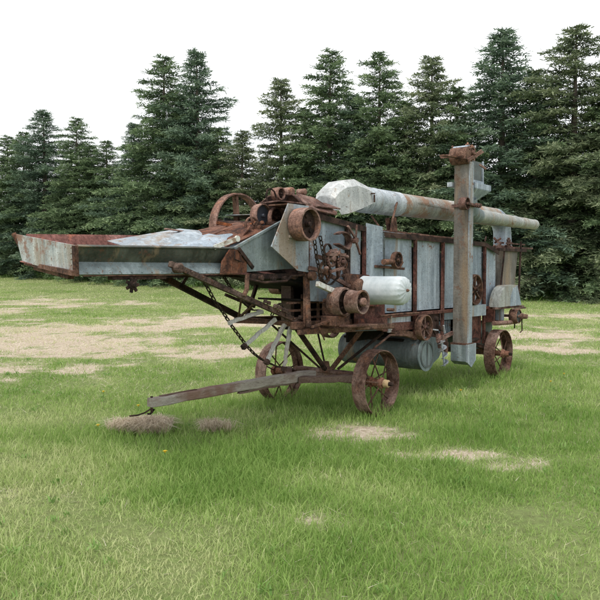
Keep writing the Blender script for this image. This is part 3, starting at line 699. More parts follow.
# sprocket below the tray
def gear(bm, c, r, teeth, wd=.025, hub=.03, spokes=0, tooth=.022, axis=YA):
    c = Vector(c)
    if spokes:
        lathe(bm, c, axis, [(-wd / 2, r), (wd / 2, r), (wd / 2, r * .80), (-wd / 2, r * .80)], max(24, teeth * 2), True)
        for k in range(spokes):
            a = 6.2832 * k / spokes + .3; d = Vector((math.cos(a), 0, math.sin(a))); beam(bm, c + d * hub * .8, c + d * r * .85, wd * .7, r * .16, (0, 1, 0))
    else: lathe(bm, c, axis, [(-wd / 2, r * .98), (wd / 2, r * .98)], max(24, teeth * 2))
    for k in range(teeth):
        a = 6.2832 * k / teeth; d = Vector((math.cos(a), 0, math.sin(a))); beam(bm, c + d * (r - .004), c + d * (r + tooth), wd * .8, 6.2832 * r / teeth * .45, (0, 1, 0))
    lathe(bm, c, axis, [(-wd, hub), (wd * 1.6, hub), (wd * 1.7, hub * .6)], 14)
bm = B(); gear(bm, (-3.28, .24, 1.565), .036, 7, .03, .02, 0, .028); part('sprocket', bm, 'rust_dark', T)
# crumpled sheets lying in the tray
def crumple(us_, f, mat, name, th=.005):
    bm = B(); strip(bm, f, us_, th); return part(name, bm, mat, T, True)
crumple([-2.9 + k * .11 for k in range(9)], lambda u: [(.55 + .05 * math.sin(u * 9), 1.87 + (u + 2.9) * .07), (.80, 1.90 + (u + 2.9) * .20 + .012 * math.sin(u * 20)), (1.08, 1.95 + (u + 2.9) * .17)], 'galv_stained', 'loose_sheet')
crumple([-2.62 + k * .09 for k in range(9)], lambda u: [(.30, 1.87 + (u + 2.62) * .04), (.44 + .03 * math.sin(u * 12), 1.89 + (u + 2.62) * .20), (.60, 1.90 + (u + 2.62) * .22 + .018 * math.sin(u * 17)), (.68, 1.87 + (u + 2.62) * .20)], 'galv', 'loose_sheet')
bm = B(); beam(bm, (-2.32, .95, 2.08), (-1.75, .80, 2.02), .05, .012); part('feeder_strap', bm, 'rust_pale', T)
bm = B(); beam(bm, (-2.36, .245, 1.885), (-2.09, .225, 1.97), .012, .042); lathe(bm, (-2.08, .222, 1.972), YA, [(-.009, .030), (.009, .030)], 16); part('white_lever', bm, 'white', T)
# orange rusty throat sheet and the near cheek
bm = B()
for q_, (a, b, c, d) in enumerate((((-2.16, .30, 1.89), (-1.62, .30, 2.06), (-1.55, .62, 2.17), (-2.04, .60, 2.01)), ((-2.10, .58, 2.00), (-1.55, .60, 2.16), (-1.45, .95, 2.17), (-1.95, .98, 2.06)),
                                ((-1.70, .30, 2.03), (-1.28, .30, 2.15), (-1.30, .60, 2.17), (-1.60, .62, 2.16)), ((-1.98, .95, 2.06), (-1.40, .95, 2.15), (-1.30, 1.15, 2.10), (-1.90, 1.18, 2.03)),
                                ((-1.92, .34, 1.97), (-1.74, .36, 2.10), (-1.66, .50, 2.14), (-1.86, .52, 2.03)))):
    slab(bm, (a, b, c), .010); slab(bm, (a, c, d), .010)
tube(bm, [(-2.12, .30, 1.90), (-1.95, .62, 2.03), (-1.90, 1.1, 2.06)], .014, 6)
part('throat_cover', bm, 'rust_throat', T)
bm = B(); slab(bm, [(-2.12, .24, 1.655), (-1.12, .24, 1.70), (-1.12, .24, 2.20), (-1.42, .24, 2.165), (-2.10, .24, 1.885)], .008); beam(bm, (-2.12, .225, 1.885), (-1.42, .225, 2.172), .03, .02); rivets(bm, (-2.05, .24, 1.68), (-1.5, .24, 1.70), .09, .008)
part('feeder_cheek', bm, 'galv_dark2', T) if 'galv_dark2' in M else None
if 'galv_dark2' not in M:
    M['galv_dark2'] = galv('greenish_galvanised_sheet', (.17, .215, .22), (.26, .31, .32), .2, .4, .15); part('feeder_cheek', bm, 'galv_dark2', T)
bm = B(); slab(bm, [(-2.32, .215, 1.645), (-1.98, .215, 1.655), (-1.98, .215, 1.78), (-2.08, .215, 1.87), (-2.20, .215, 1.87), (-2.30, .215, 1.76)], .02); rivets(bm, (-2.25, .21, 1.68), (-2.03, .21, 1.69), .06, .011); part('hinge_plate', bm, 'rust_throat', T)
bm = B(); beam(bm, (-2.10, .19, 1.88), (-1.90, .19, 1.70), .02, .035); tube(bm, [(-2.15, .19, 1.86), (-2.16, .18, 1.78), (-2.08, .18, 1.76), (-2.07, .19, 1.84)], .007, 6); part('hinge_strap', bm, 'rust_dark', T)
bm = B(); slab(bm, [(-1.50, .08, 2.335), (-1.175, .08, 2.33), (-1.175, .08, 1.655), (-1.36, .08, 1.675), (-1.755, .08, 1.905)], .012)
beam(bm, (-1.50, .07, 2.01), (-1.20, .07, 1.995), .018, .025)
rivets(bm, (-1.50, .08, 1.98), (-1.30, .08, 1.72), .07, .006); part('guard_panel', bm, 'galv_stained', T, label='pentagonal grey guard panel beside the belt drum')
bm = B(); slab(bm, [(-1.50, .095, 2.335), (-1.175, .095, 2.33), (-1.175, .40, 2.33), (-1.50, .34, 2.335)], -.012); part('guard_top', bm, 'rust', T)
bm = B(); beam(bm, (-1.9, .26, 1.62), (-1.2, .22, 1.62), .05, .05); beam(bm, (-2.0, .9, 1.66), (-1.2, .9, 1.62), .05, .06)
for uu in (-1.8, -1.62, -1.45, -1.3): lathe(bm, (uu, .20, 1.60 + .01 * math.sin(uu * 9)), YA, [(0, .02), (.04, .028), (.05, .02)], 10)
tube(bm, [(-2.0, .2, 1.60), (-1.75, .17, 1.56), (-1.45, .15, 1.57), (-1.38, .14, 1.62), (-1.18, .12, 1.63)], .012, 8)
part('under_linkage', bm, 'rust_dark', T)

# belt drum on the near side
def drum(name, u, v, w, r, L, mat='rust_wheel', holes=True, n=48, crown=.004, wall=.02, spokes=0, face='rust_dark', rec=.07, lab=None):
    """flat-belt pulley with its near face at y=v, body going away for L"""
    bm = B(); prof = [(0, r), (-L * .5, r + crown), (-L, r), (-L, r - wall), (-L * .5, r - wall + .002), (0, r - wall)]
    lathe(bm, (u, v, w), YA, prof, n, True)
    o = part(name, bm, mat, T, True, label=lab)
    bm = B()
    if spokes:
        for k in range(spokes):
            a = 6.2832 * k / spokes + .4; d = Vector((math.cos(a), 0, math.sin(a))); c = Vector((u, v + L * .5, w)); beam(bm, c, c + d * (r - wall * .8), min(.03, L * .3), r * .17, (0, 1, 0))
    else:
        lathe(bm, (u, v, w), YA, [(-rec, r - wall), (-rec - .012, r - wall)], n)
    lathe(bm, (u, v, w), YA, [(-L - .04, r * .16), (-rec * .2, r * .16), (-rec * .2 + .008, r * .12)], 16)
    if holes and not spokes:
        for k in range(5):
            a = 6.2832 * k / 5 + .4; lathe(bm, (u + math.cos(a) * r * .5, v + rec, w + math.sin(a) * r * .5), YA, [(0, r * .13), (.018, r * .11)], 12)
    d_ = part('web' if not spokes else 'spokes', bm, face, o, True); return o
drum('belt_drum', -1.37, -.10, 2.13, .163, .16, 'rust_pale', rec=.06, lab='large pinkish rusty belt drum beside the guard panel')
bm = B(); tube(bm, [(-1.37, -.06, 2.13), (-1.37, 1.2, 2.19)], .028, 12); part('drum_shaft', bm, 'rust_dark', T, True)
# far flywheel and the two dark sheaves
drum('flywheel', -1.02, 1.17, 2.15, .395, .11, 'rust_pale', spokes=5, wall=.016, face='rust', lab='big thin-rimmed rusty flywheel on the far side')
drum('sheave', -1.45, .44, 2.235, .118, .09, 'rust_pale', rec=.035, wall=.010, face='sheave_in') if 'sheave_in' in M else None
if 'sheave_in' not in M:
    t = NT('blue_black_steel'); M['sheave_in'] = t.out(t.mix(t.noise(20), (.035, .042, .055), (.09, .10, .125)), .5)
    drum('sheave', -1.45, .44, 2.235, .118, .09, 'rust_pale', rec=.035, wall=.010, face='sheave_in', holes=False)
drum('sheave', -1.30, .38, 2.215, .112, .05, 'rust_pale', rec=.03, wall=.012, face='rust_dark')
bm = B(); lathe(bm, (-1.66, .42, 2.11), YA, [(-.012, .10), (.012, .10), (.012, .088), (-.012, .088)], 32, True); gear(bm, (-1.60, .40, 2.10), .045, 10, .03, .03)
part('feeder_ring', bm, 'rust', T, True)
bm = B(); 
for q_ in range(16):
    rr_ = random.Random(q_ + 50); c = Vector((rr_.uniform(-1.75, -1.25), rr_.uniform(.35, .75), rr_.uniform(2.04, 2.14))); beam(bm, c, c + Vector((rr_.uniform(-.15, .15), rr_.uniform(-.1, .1), rr_.uniform(-.06, .06))), .03, .03)
part('feeder_linkage', bm, 'rust_orange', T)
# rusty bonnet on top of the cylinder
bm = B(); strip(bm, lambda u: [(.10, 2.345), (.30, 2.40 + .02 * math.sin(u * 9)), (.42, 2.46 + .03 * math.cos(u * 6)), (.62, 2.515), (.76, 2.50 + .01 * math.sin(u * 14)), (.88, 2.42), (.98, 2.33)], [-1.02 + k * .088 for k in range(6)] , .012)
slab(bm, [(-1.58, .14, 2.350), (-1.08, .12, 2.350), (-1.02, .66, 2.40), (-1.30, .62, 2.375)], .014)
part('bonnet', bm, 'rust2', T, True)
bm = B(); slab(bm, [(-1.18, .08, 2.30), (-.70, .08, 2.26), (-.68, .08, 2.29), (-.80, .30, 2.45), (-1.10, .30, 2.47)], .012); slab(bm, [(-.68, .08, 2.27), (-.68, .9, 2.29), (-.75, .7, 2.50), (-.80, .3, 2.45)], .01); part('bonnet_end', bm, 'rust2', T)
drum('top_pulley', -1.10, .50, 2.49, .066, .10, 'rust_pale', rec=.03, wall=.012)
bm = B(); tube(bm, [(-1.33, .5, 2.37), (-1.35, .5, 2.45), (-1.33, .5, 2.51), (-1.28, .5, 2.53), (-1.22, .5, 2.50), (-1.18, .5, 2.42)], .009, 8); part('hoop', bm, 'rust_dark', T, True)
for q_, (cu, cv, cw, rr_) in enumerate(((-.98, .50, 2.52, .045), (-.86, .42, 2.52, .035), (-.92, .6, 2.545, .03))):
    bm = B(); lathe(bm, (cu, cv, cw), YA, [(-.05, rr_), (.05, rr_), (.06, rr_ * .6)], 14); part('bearing_cap', bm, 'rust_pale', T, True)

# ---- chains
def chain(name, pts, mat='chain', step=.052, w=.030, t_=.006):
    pts = [Vector(p) for p in pts]; seg = [(b - a).length for a, b in zip(pts, pts[1:])]; Lt = sum(seg); n = int(Lt / step); bm = B()
    def at_(s):
        for a, b, l in zip(pts, pts[1:], seg):
            if s <= l: return a.lerp(b, s / l)
            s -= l
        return pts[-1]
    for k in range(n):
        a = at_(k * step); b = at_(k * step + step * .80); d = (b - a).normalized(); sdv = Vector((0, 1, 0)); sdv = (sdv - d * sdv.dot(d)).normalized(); up = d.cross(sdv)
        if abs(up.z) > 2: pass
        for s in (-1, 1): beam(bm, a + sdv * s * w / 2, b + sdv * s * w / 2, t_, t_ * 2, up)
        for p in (a, b): beam(bm, p - sdv * (w / 2 - .001), p + sdv * (w / 2 - .001), t_ * 1.5, t_ * 1.5, d)
    return part(name, bm, mat, T)
M['chain'] = rust('dark_chain_iron', (.018, .015, .013), (.05, .035, .028), (.10, .07, .05), 30.)
def cat(a, b, sag, n=14):
    a = Vector(a); b = Vector(b); return [a.lerp(b, k / n) - Vector((0, 0, 4 * sag * (k / n) * (1 - k / n))) for k in range(n + 1)]
chain('drive_chain', [(-1.26, -.05, 2.03), (-1.20, -.04, 1.80), (-1.10, -.03, 1.58), (-.98, -.03, 1.52)]); chain('drive_chain', [(-1.17, -.06, 2.02), (-1.10, -.05, 1.85), (-1.06, -.04, 1.72)])
chain('slack_chain', [(-2.23, .5, 1.56), (-2.10, .5, 1.38), (-1.99, .5, 1.27), (-1.87, .5, 1.13), (-1.76, .5, 1.02), (-1.65, .5, .91), (-1.54, .5, .82), (-1.42, .5, .75), (-1.28, .5, .69), (-1.12, .5, .63)], step=.056, w=.036)
chain('slack_chain', [(-1.98, .5, 1.62), (-1.88, .5, 1.50), (-1.78, .5, 1.42), (-1.68, .5, 1.34), (-1.56, .5, 1.27), (-1.45, .48, 1.27)], step=.046)
chain('slack_chain', [(-1.50, .30, 1.22), (-1.46, .28, 1.32), (-1.38, .28, 1.34), (-1.32, .29, 1.26), (-1.27, .30, 1.16)], step=.04)

# ---- gear cluster
bm = B(); gear(bm, (-.98, .02, 1.655), .105, 22, .022, .035, 5, .014); part('large_gear', bm, 'rust', T)
bm = B(); gear(bm, (-.95, -.05, 1.80), .080, 18, .022, .030, 4, .014); part('gear', bm, 'rust2', T)
bm = B(); gear(bm, (-.83, -.09, 1.76), .050, 12, .03, .024, 4); part('gear', bm, 'rust2', T)
bm = B(); lathe(bm, (-1.0, -.03, 1.885), YA, [(-.012, .068), (.012, .068), (.012, .055), (-.012, .055)], 28, True); part('ring', bm, 'rust_dark', T, True)
drum('small_pulley', -.70, -.04, 1.74, .052, .05, 'rust', rec=.015, wall=.012)
bm = B()
for (a, b, w_, h_) in (((-1.16, .0, 1.82), (-.62, .0, 1.74), .03, .04), ((-1.20, .05, 1.70), (-.95, .03, 1.66), .04, .04), ((-.86, -.03, 1.9), (-.80, -.03, 1.60), .03, .035), ((-1.05, -.05, 1.84), (-.78, -.10, 1.84), .03, .03), ((-.84, .05, 1.62), (-.55, .0, 1.50), .03, .04), ((-.98, -.04, 1.66), (-.84, -.12, 1.70), .03, .03), ((-.90, -.1, 1.86), (-.76, -.04, 1.82), .025, .04)):
    beam(bm, a, b, w_, h_)
for (cu, cw) in ((-1.08, 1.70), (-.90, 1.86), (-.78, 1.62), (-.72, 1.82)): lathe(bm, (cu, -.06, cw), YA, [(0, .018), (.03, .018), (.04, .01)], 8)
part('gear_bracket', bm, 'rust2', T)
chain('side_chain', [(-.76, -.03, 1.70), (-.80, -.02, 1.60), (-.92, -.02, 1.53), (-1.02, -.02, 1.53), (-1.10, -.02, 1.60)], step=.036, w=.02)
# belt tightener bracket
bm = B(); pp = [(-.74 + .0, 2.06), (-.66, 2.085), (-.58, 2.075), (-.52, 2.035), (-.50, 1.985), (-.52, 1.935), (-.56, 1.905), (-.66, 1.93), (-.74, 1.955)]
for (a_, b_) in zip(pp, pp[1:]): beam(bm, (a_[0], .04, a_[1]), (b_[0] + (b_[0] - a_[0]) * .08, .04, b_[1] + (b_[1] - a_[1]) * .08), .08, .014)
beam(bm, (-.44, -.02, 2.17), (-.47, -.02, 1.98), .015, .015); beam(bm, (-.62, -.02, 2.15), (-.48, -.03, 2.02), .02, .022); beam(bm, (-.50, -.03, 2.03), (-.36, -.01, 1.85), .02, .022); lathe(bm, (-.48, .0, 2.0), YA, [(0, .035), (.05, .03)], 12)
part('belt_tightener', bm, 'rust2', T)

# ---- near-side pulleys and the canvas-wrapped drum
drum('pulley', -.82, -.14, 1.345, .150, .15, 'rust_wheel', rec=.03, wall=.02, crown=.008)
drum('pulley', -.80, -.34, 1.35, .125, .16, 'rust_wheel', rec=.06, wall=.018, crown=-.012, lab='double rusty pulley with a dished open face')
bm = B(); tube(bm, [(-.82, .2, 1.345), (-.80, -.36, 1.35)], .026, 12); lathe(bm, (-.80, -.34, 1.35), YA, [(-.02, .045), (.015, .045), (.03, .03)], 12); part('pulley_shaft', bm, 'rust_pale', T, True)
bm = B(); box(bm, (-.95, -.10, 1.09), (-.69, .10, 1.20)); box(bm, (-.90, -.02, 1.20), (-.74, .12, 1.33)); beam(bm, (-.95, -.2, 1.10), (-.5, -.18, 1.08), .12, .03); beam(bm, (-.62, -.12, 1.07), (.16, -.10, 1.03), .10, .06)
part('bearing_stand', bm, 'rust', T, bevel=.01)
bm = B(); slab(bm, [(-.62, .03, 1.45), (-.30, .03, 1.43), (-.30, .03, 1.62), (-.62, .03, 1.645)], .012); lathe(bm, (-.46, .0, 1.50), YA, [(-.05, .085), (.08, .085), (.10, .06)], 20); lathe(bm, (-.34, -.02, 1.50), YA, [(-.05, .09), (.06, .09), (.08, .06)], 20); part('fan_bearing', bm, 'rust', T, True)
# drum: puckered near end
bm = B(); n = 48; c = Vector((-.30, 0, 1.45)); rings = []
prof = [(.00, .135, 0), (.02, .158, 0), (.10, .158, 0), (.30, .155, .001), (.46, .154, .002), (.520, .150, .004), (.548, .128, .009), (.562, .085, .013), (.57, .045, .012), (.566, .012, .004)]
for s, r_, wr in prof:
    ring = []
    for k in range(n):
        a = 6.28318 * k / n; rr_ = r_ + wr * math.sin(a * 15) + .0025 * math.sin(a * 5 + s * 20) + (.003 * math.sin(s * 60))
        tilt = .02 * s
        ring.append(bm.verts.new((c.x + rr_ * math.cos(a), c.y + .0 - s, c.z + tilt + rr_ * math.sin(a))))
    rings.append(ring)
for a_, b_ in zip(rings, rings[1:]):
    for k in range(n): bm.faces.new((a_[k], a_[(k + 1) % n], b_[(k + 1) % n], b_[k]))
bm.faces.new(rings[0]); bm.faces.new(rings[-1])
part('wrapped_drum', bm, 'canvas', T, True, label='drum wrapped in grimy white canvas gathered at its end')
bm = B(); lathe(bm, (-.30, -.565, 1.462), YA, [(0, .018), (.02, .014), (.03, .006)], 10); part('tie', bm, 'rust', T, True)
# small pulley and bracket high on the second panel
drum('pulley', .46, -.02, 1.795, .098, .06, 'rust', rec=.02, wall=.016)
bm = B(); tube(bm, [(.46, -.03, 1.795), (.43, .14, 1.79)], .02, 10); lathe(bm, (.26, .02, 1.77), (1, -.1, 0), [(-.07, .035), (.10, .03), (.11, .018)], 14); beam(bm, (.13, .10, 1.72), (.75, .08, 1.69), .03, .03); beam(bm, (.60, .06, 1.70), (.66, .05, 1.78), .03, .03); part('pulley_bracket', bm, 'rust', T)
# spoked pulleys
drum('spoked_pulley', 1.18, -.02, .935, .165, .09, 'rust', spokes=6, wall=.014, face='rust2', lab='spoked pulley low on the side above the fan drum')
drum('spoked_pulley', 2.72, .0, 1.385, .222, .08, 'rust', spokes=6, wall=.016, face='rust', lab='larger spoked pulley right of the elevator leg')
bm = B(); tube(bm, [(1.18, -.05, .935), (1.18, .3, .935)], .02, 10); tube(bm, [(2.72, -.03, 1.385), (2.72, .3, 1.385)], .022, 10); part('pulley_shaft', bm, 'rust_dark', T, True)
bm = B(); beam(bm, (1.35, .05, .92), (1.80, .05, .85), .03, .025); beam(bm, (1.32, .04, 1.02), (1.55, .03, .80), .02, .03); lathe(bm, (1.62, .03, .90), YA, [(0, .04), (.04, .035)], 12); lathe(bm, (1.5, .03, 1.03), YA, [(0, .035), (.04, .03)], 12); part('crank_linkage', bm, 'rust_dark', T)
bm = B(); beam(bm, (1.36, .0, .90), (1.52, .0, .88), .02, .015); part('pale_link', bm, 'galv_pale', T)
bm = B(); beam(bm, (1.72, .02, .93), (1.76, .02, .82), .02, .02); part('pale_link', bm, 'galv_pale', T)

# ---- fan housing across the machine
bm = B(); lathe(bm, (1.28, .06, .585), (0, 1, 0), [(0, .205), (.02, .212), (1.22, .212), (1.24, .205)], 48); part('fan_drum', bm, 'galv_dark', T, True, label='big dull green fan drum slung under the body')
bm = B(); lathe(bm, (1.28, .046, .585), YA, [(0, .226), (.014, .226)], 48); slab(bm, [(1.40, .046, .80), (1.40, .046, .42), (1.62, .046, .50), (1.80, .046, .66), (1.80, .046, .74)], .010); rivets(bm, (1.12, .03, .52), (1.2, .03, .42), .05, .006); part('fan_side_plate', bm, 'galv_dark2', T)
bm = B(); lathe(bm, (1.28, .045, .575), YA, [(.013, .175), (.022, .175), (.022, .150), (.013, .150)], 32, True); beam(bm, (1.28, .022, .43), (1.28, .022, .74), .02, .012, (0, 1, 0)); part('fan_port', bm, 'galv_dark', T)
bm = B(); tube(bm, [(-.1, .10, .62), (.05, .05, .78), (.35, .03, .90), (.8, .05, .86)], .014, 8); part('curved_brace', bm, 'rust', T, True)
# auger flight hanging beside the elevator boot
bm = B(); 
A0 = Vector((1.38, -.12, .76)); A1 = Vector((1.46, -.13, .42)); axv = (A1 - A0); e1, e2 = frame_of(axv); prev = None
for k in range(56):
    t_ = k / 55; a = t_ * 6.2832 * 3.5; c = A0 + axv * t_; d = e1 * math.cos(a) + e2 * math.sin(a); i_ = bm.verts.new(c + d * .010); o_ = bm.verts.new(c + d * .062)
    if prev: bm.faces.new((prev[0], i_, o_, prev[1]))
    prev = (i_, o_)
bmesh.ops.solidify(bm, geom=bm.faces[:], thickness=.006); tube(bm, [A0, A1], .013, 8); part('auger_flight', bm, 'galv_pale', T)
bm = B(); beam(bm, (1.34, -.08, .76), (1.66, -.14, .84), .03, .05); beam(bm, (1.42, -.05, .84), (1.40, -.10, .66), .04, .05); lathe(bm, (1.42, -.06, .78), YA, [(0, .05), (.06, .045)], 12); lathe(bm, (1.60, -.08, .72), (0, 0, -1), [(0, .035), (.18, .02)], 10); part('auger_bracket', bm, 'rust2', T)

# ---- grain elevator leg
EU, EV0, EV1 = 1.93, -.225, -.015
bm = B(); box(bm, (EU, EV0, .66), (EU + .12, EV1, 3.13)); part('elevator_leg', bm, 'elev', T, label='tall brown-stained grain elevator leg')
bm = B(); box(bm, (EU - .003, EV0 - .013, .67), (EU + .123, EV0 - .001, 3.12)); rivets(bm, (EU + .02, EV0 - .013, .7), (EU + .02, EV0 - .013, 3.1), .16, .006); part('elevator_side', bm, 'galv_stained', T)
bm = B(); box(bm, (EU - .03, EV0 - .02, .655), (EU + .16, EV1 + .02, .685)); part('elevator_flange', bm, 'rust', T)
bm = B(); slab(bm, [(EU - .04, EV0 + .0, .66), (EU + .20, EV0, .66), (EU + .20, EV0, .46), (EU + .08, EV0, .38), (EU - .04, EV0, .44)], .22); part('elevator_boot', bm, 'galv_dark2', T)
bm = B(); slab(bm, [(EU - .045, EV0 - .022, .67), (EU + .24, EV0 - .022, .67), (EU + .24, EV0 - .022, .44), (EU + .10, EV0 - .022, .35), (EU - .03, EV0 - .022, .43)], .018); part('boot_side', bm, 'galv_stained', T)
bm = B(); tube(bm, [(EU + .2, -.02, .62), (EU + .55, .05, .64), (3.3, .2, .62)], .03, 10); part('boot_conveyor', bm, 'rust_dark', T, True)
# head with sprockets and a broken hood
bm = B(); tube(bm, [(EU - .42, -.10, 3.16), (EU + .38, -.12, 3.19)], .014, 8); tube(bm, [(EU + .06, -.30, 3.22), (EU + .06, .22, 3.22)], .016, 8)
gear(bm, (EU + .06, -.24, 3.24), .085, 12, .02, .03, 4, .02); gear(bm, (EU + .14, .06, 3.26), .07, 10, .02, .03, 0, .02); beam(bm, (EU - .10, -.26, 3.12), (EU + .34, -.25, 3.30), .02, .04); beam(bm, (EU + .05, -.05, 3.12), (EU + .20, -.1, 3.38), .02, .04); beam(bm, (EU + .0, -.2, 3.36), (EU + .36, -.16, 3.22), .02, .03)
for q_ in range(14):
    rr_ = random.Random(q_ + 10); c = Vector((rr_.uniform(EU, EU + .42), rr_.uniform(-.25, .15), rr_.uniform(3.12, 3.36))); beam(bm, c, c + Vector((rr_.uniform(-.1, .1), rr_.uniform(-.08, .08), rr_.uniform(-.07, .07))), .018, .025)
part('elevator_head_gear', bm, 'rust_pale', T)
bm = B(); lathe(bm, (EU - .02, -.235, 3.20), (0, 1, 0), [(0, .115), (.24, .115)], 20); part('elevator_hood', bm, 'rust', T, True)
bm = B(); lathe(bm, (EU + .02, -.215, 3.265), (0, 1, 0), [(0, .075), (.21, .075)], 20); part('elevator_cap', bm, 'galv', T, True)
bm = B(); beam(bm, (EU - .45, -.05, 3.16), (EU - .05, -.14, 3.17), .07, .02); slab(bm, [(EU - .2, -.24, 3.13), (EU + .02, -.24, 3.13), (EU + .0, -.24, 3.27), (EU - .12, -.24, 3.24)], .01); part('head_bracket', bm, 'rust', T)
chain('head_chain', [(EU + .30, -.1, 3.30), (EU + .36, -.12, 3.12), (EU + .40, -.12, 2.98), (EU + .44, -.10, 3.10), (EU + .40, -.10, 3.28)], mat='rust_pale', step=.05)
# clamp and small pulley halfway up
drum('pulley', EU - .13, EV0 - .05, 2.55, .082, .10, 'rust2', rec=.03, wall=.012)
bm = B(); box(bm, (EU - .02, EV0 - .03, 2.52), (EU + .16, EV1 + .03, 2.56)); beam(bm, (EU - .15, EV0 - .05, 2.55), (EU + .26, EV0 - .05, 2.54), .03, .03)
for q_ in range(6): lathe(bm, (EU + .06 + q_ * .03, EV0 - .06, 2.53 + .02 * (q_ % 2)), YA, [(0, .022), (.03, .018)], 8)
part('elevator_clamp', bm, 'rust2', T)
# grain weigher box, its hopper and the grain tube
bm = B(); box(bm, (EU + .22, -.16, 2.87), (EU + .56, .02, 3.17)); part('weigher_box', bm, 'galv_dark', T)
bm = B(); beam(bm, (EU + .205, -.155, 2.86), (EU + .205, -.155, 3.19), .02, .02, (0, 1, 0)); beam(bm, (EU + .57, -.17, 2.86), (EU + .57, -.17, 3.19), .025, .02, (0, 1, 0)); beam(bm, (EU + .20, -.175, 2.89), (EU + .58, -.175, 2.89), .02, .03); part('weigher_frame', bm, 'galv', T)
bm = B()
def frus(bm, lo, hi, z0, lo2, hi2, z1):
    a = [bm.verts.new((x_, y_, z0)) for x_, y_ in ((lo[0], lo[1]), (hi[0], lo[1]), (hi[0], hi[1]), (lo[0], hi[1]))]; b = [bm.verts.new((x_, y_, z1)) for x_, y_ in ((lo2[0], lo2[1]), (hi2[0], lo2[1]), (hi2[0], hi2[1]), (lo2[0], hi2[1]))]
    for k in range(4): bm.faces.new((a[k], a[(k + 1) % 4], b[(k + 1) % 4], b[k]))
    bm.faces.new(a[::-1]); bm.faces.new(b)
frus(bm, (EU + .22, -.12), (EU + .46, .02), 2.63, (EU + .17, -.24), (EU + .70, .06), 2.78); frus(bm, (EU + .17, -.24), (EU + .70, .06), 2.781, (EU + .17, -.24), (EU + .70, .06), 2.86)
part('weigher_hopper', bm, 'galv', T, bevel=.004)
bm = B(); box(bm, (EU - .04, .0, 2.80), (EU + .14, .07, 2.86)); part('hopper_arm', bm, 'galv_pale', T)
bm = B(); tube(bm, [(EU + .30, -.06, 2.66), (EU + .36, -.03, 2.52), (EU + .62, .02, 2.475), (EU + .95, .06, 2.465)], [.13, .16, .135, .10], 24); part('tube_reducer', bm, 'galv_dark2', T, True)
bm = B(); tube(bm, [(EU + .90, .06, 2.465), (4.3, .09, 2.455), (4.34, .09, 2.455), (4.35, .09, 2.455), (5.22, .10, 2.455)], [.100, .094, .101, .090, .084], 28); tube(bm, [(4.80, .10, 2.455), (4.85, .10, 2.455)], .094, 24)
lathe(bm, (5.22, .10, 2.455), (1, 0, 0), [(0, .088), (.07, .088), (.07, .076), (.0, .076)], 24, True)
part('grain_tube', bm, 'pipe_tube', T, True) if 'pipe_tube' in M else None
if 'pipe_tube' not in M:
    M['pipe_tube'] = galv('buff_grey_tube', (.36, .37, .34), (.48, .49, .46), .35, .9, .15); part('grain_tube', bm, 'pipe_tube', T, True)
bm = B(); lathe(bm, (EU + .22, -.14, 2.50), YA, [(-.05, .04), (.03, .04), (.04, .02)], 14); part('white_stub', bm, 'white', T, True)

# ---- straw blower pipe over the roof
PV = .50
bm = B(); tube(bm, [(.34, PV, 2.545), (.46, PV, 2.545), (1.28, PV, 2.545)], [.158, .160, .160], 40)
for u_ in (.44, .54, .66): tube(bm, [(u_, PV, 2.545), (u_ + .03, PV, 2.545)], .164, 40)
lathe(bm, (.33, PV, 2.545), (1, 0, 0), [(0, .160), (.03, .160), (.03, .13), (0, .13)], 40, True)
part('blower_pipe_front', bm, 'galv_pale', T, True, label='pale front section of the blower pipe')
bm = B(); lathe(bm, (.336, PV, 2.545), (-1, 0, 0), [(0, .128), (.006, .128)], 32); part('pipe_mouth_shade', bm, 'inside', T)  # dark disc on the closed end, painted shade for the pipe's hollow
bm = B(); tube(bm, [(1.26, PV, 2.545), (3.0, PV, 2.56), (4.55, PV, 2.56)], [.152, .150, .148], 40); tube(bm, [(1.27, PV, 2.545), (1.31, PV, 2.545)], .156, 40); tube(bm, [(3.0, PV, 2.56), (3.04, PV, 2.56)], .155, 40)
beam(bm, (1.6, PV - .155, 2.58), (2.5, PV - .155, 2.56), .006, .02)
part('blower_pipe', bm, 'pipe_rust', T, True, label='rust-stained long section of the blower pipe')
# elbow down to the fan housing
pts = [(4.5, PV, 2.56)] + [(4.52 + .26 * math.sin(a), PV - .02 * a, 2.30 + .26 * math.cos(a)) for a in [R(10 + 16 * k) for k in range(6)]] + [(4.78, PV - .04, 2.0)]
bm = B(); tube(bm, pts, [.150] * 7 + [.155], 32); part('blower_elbow', bm, 'galv', T, True)
bm = B(); lathe(bm, (4.78, PV - .04, 2.03), (0, 0, 1), [(0, .22), (.02, .22), (.03, .17), (.05, .165)], 32)
beam(bm, (4.1, .12, 2.03), (5.25, .12, 2.04), .03, .03); beam(bm, (4.1, .12, 2.10), (5.0, .16, 2.10), .02, .02); beam(bm, (3.9, .3, 2.02), (5.0, .9, 2.05), .04, .04); beam(bm, (4.0, .8, 2.0), (5.1, .2, 2.02), .03, .04); gear(bm, (4.35, .18, 2.11), .07, 10, .02, .03)
for q_ in range(12):
    rr_ = random.Random(q_ + 30); c = Vector((rr_.uniform(3.85, 4.7), rr_.uniform(.12, .5), rr_.uniform(2.0, 2.16))); beam(bm, c, c + Vector((rr_.uniform(-.2, .2), rr_.uniform(-.1, .1), rr_.uniform(-.04, .08))), .02, .03)
part('turntable', bm, 'rust2', T)
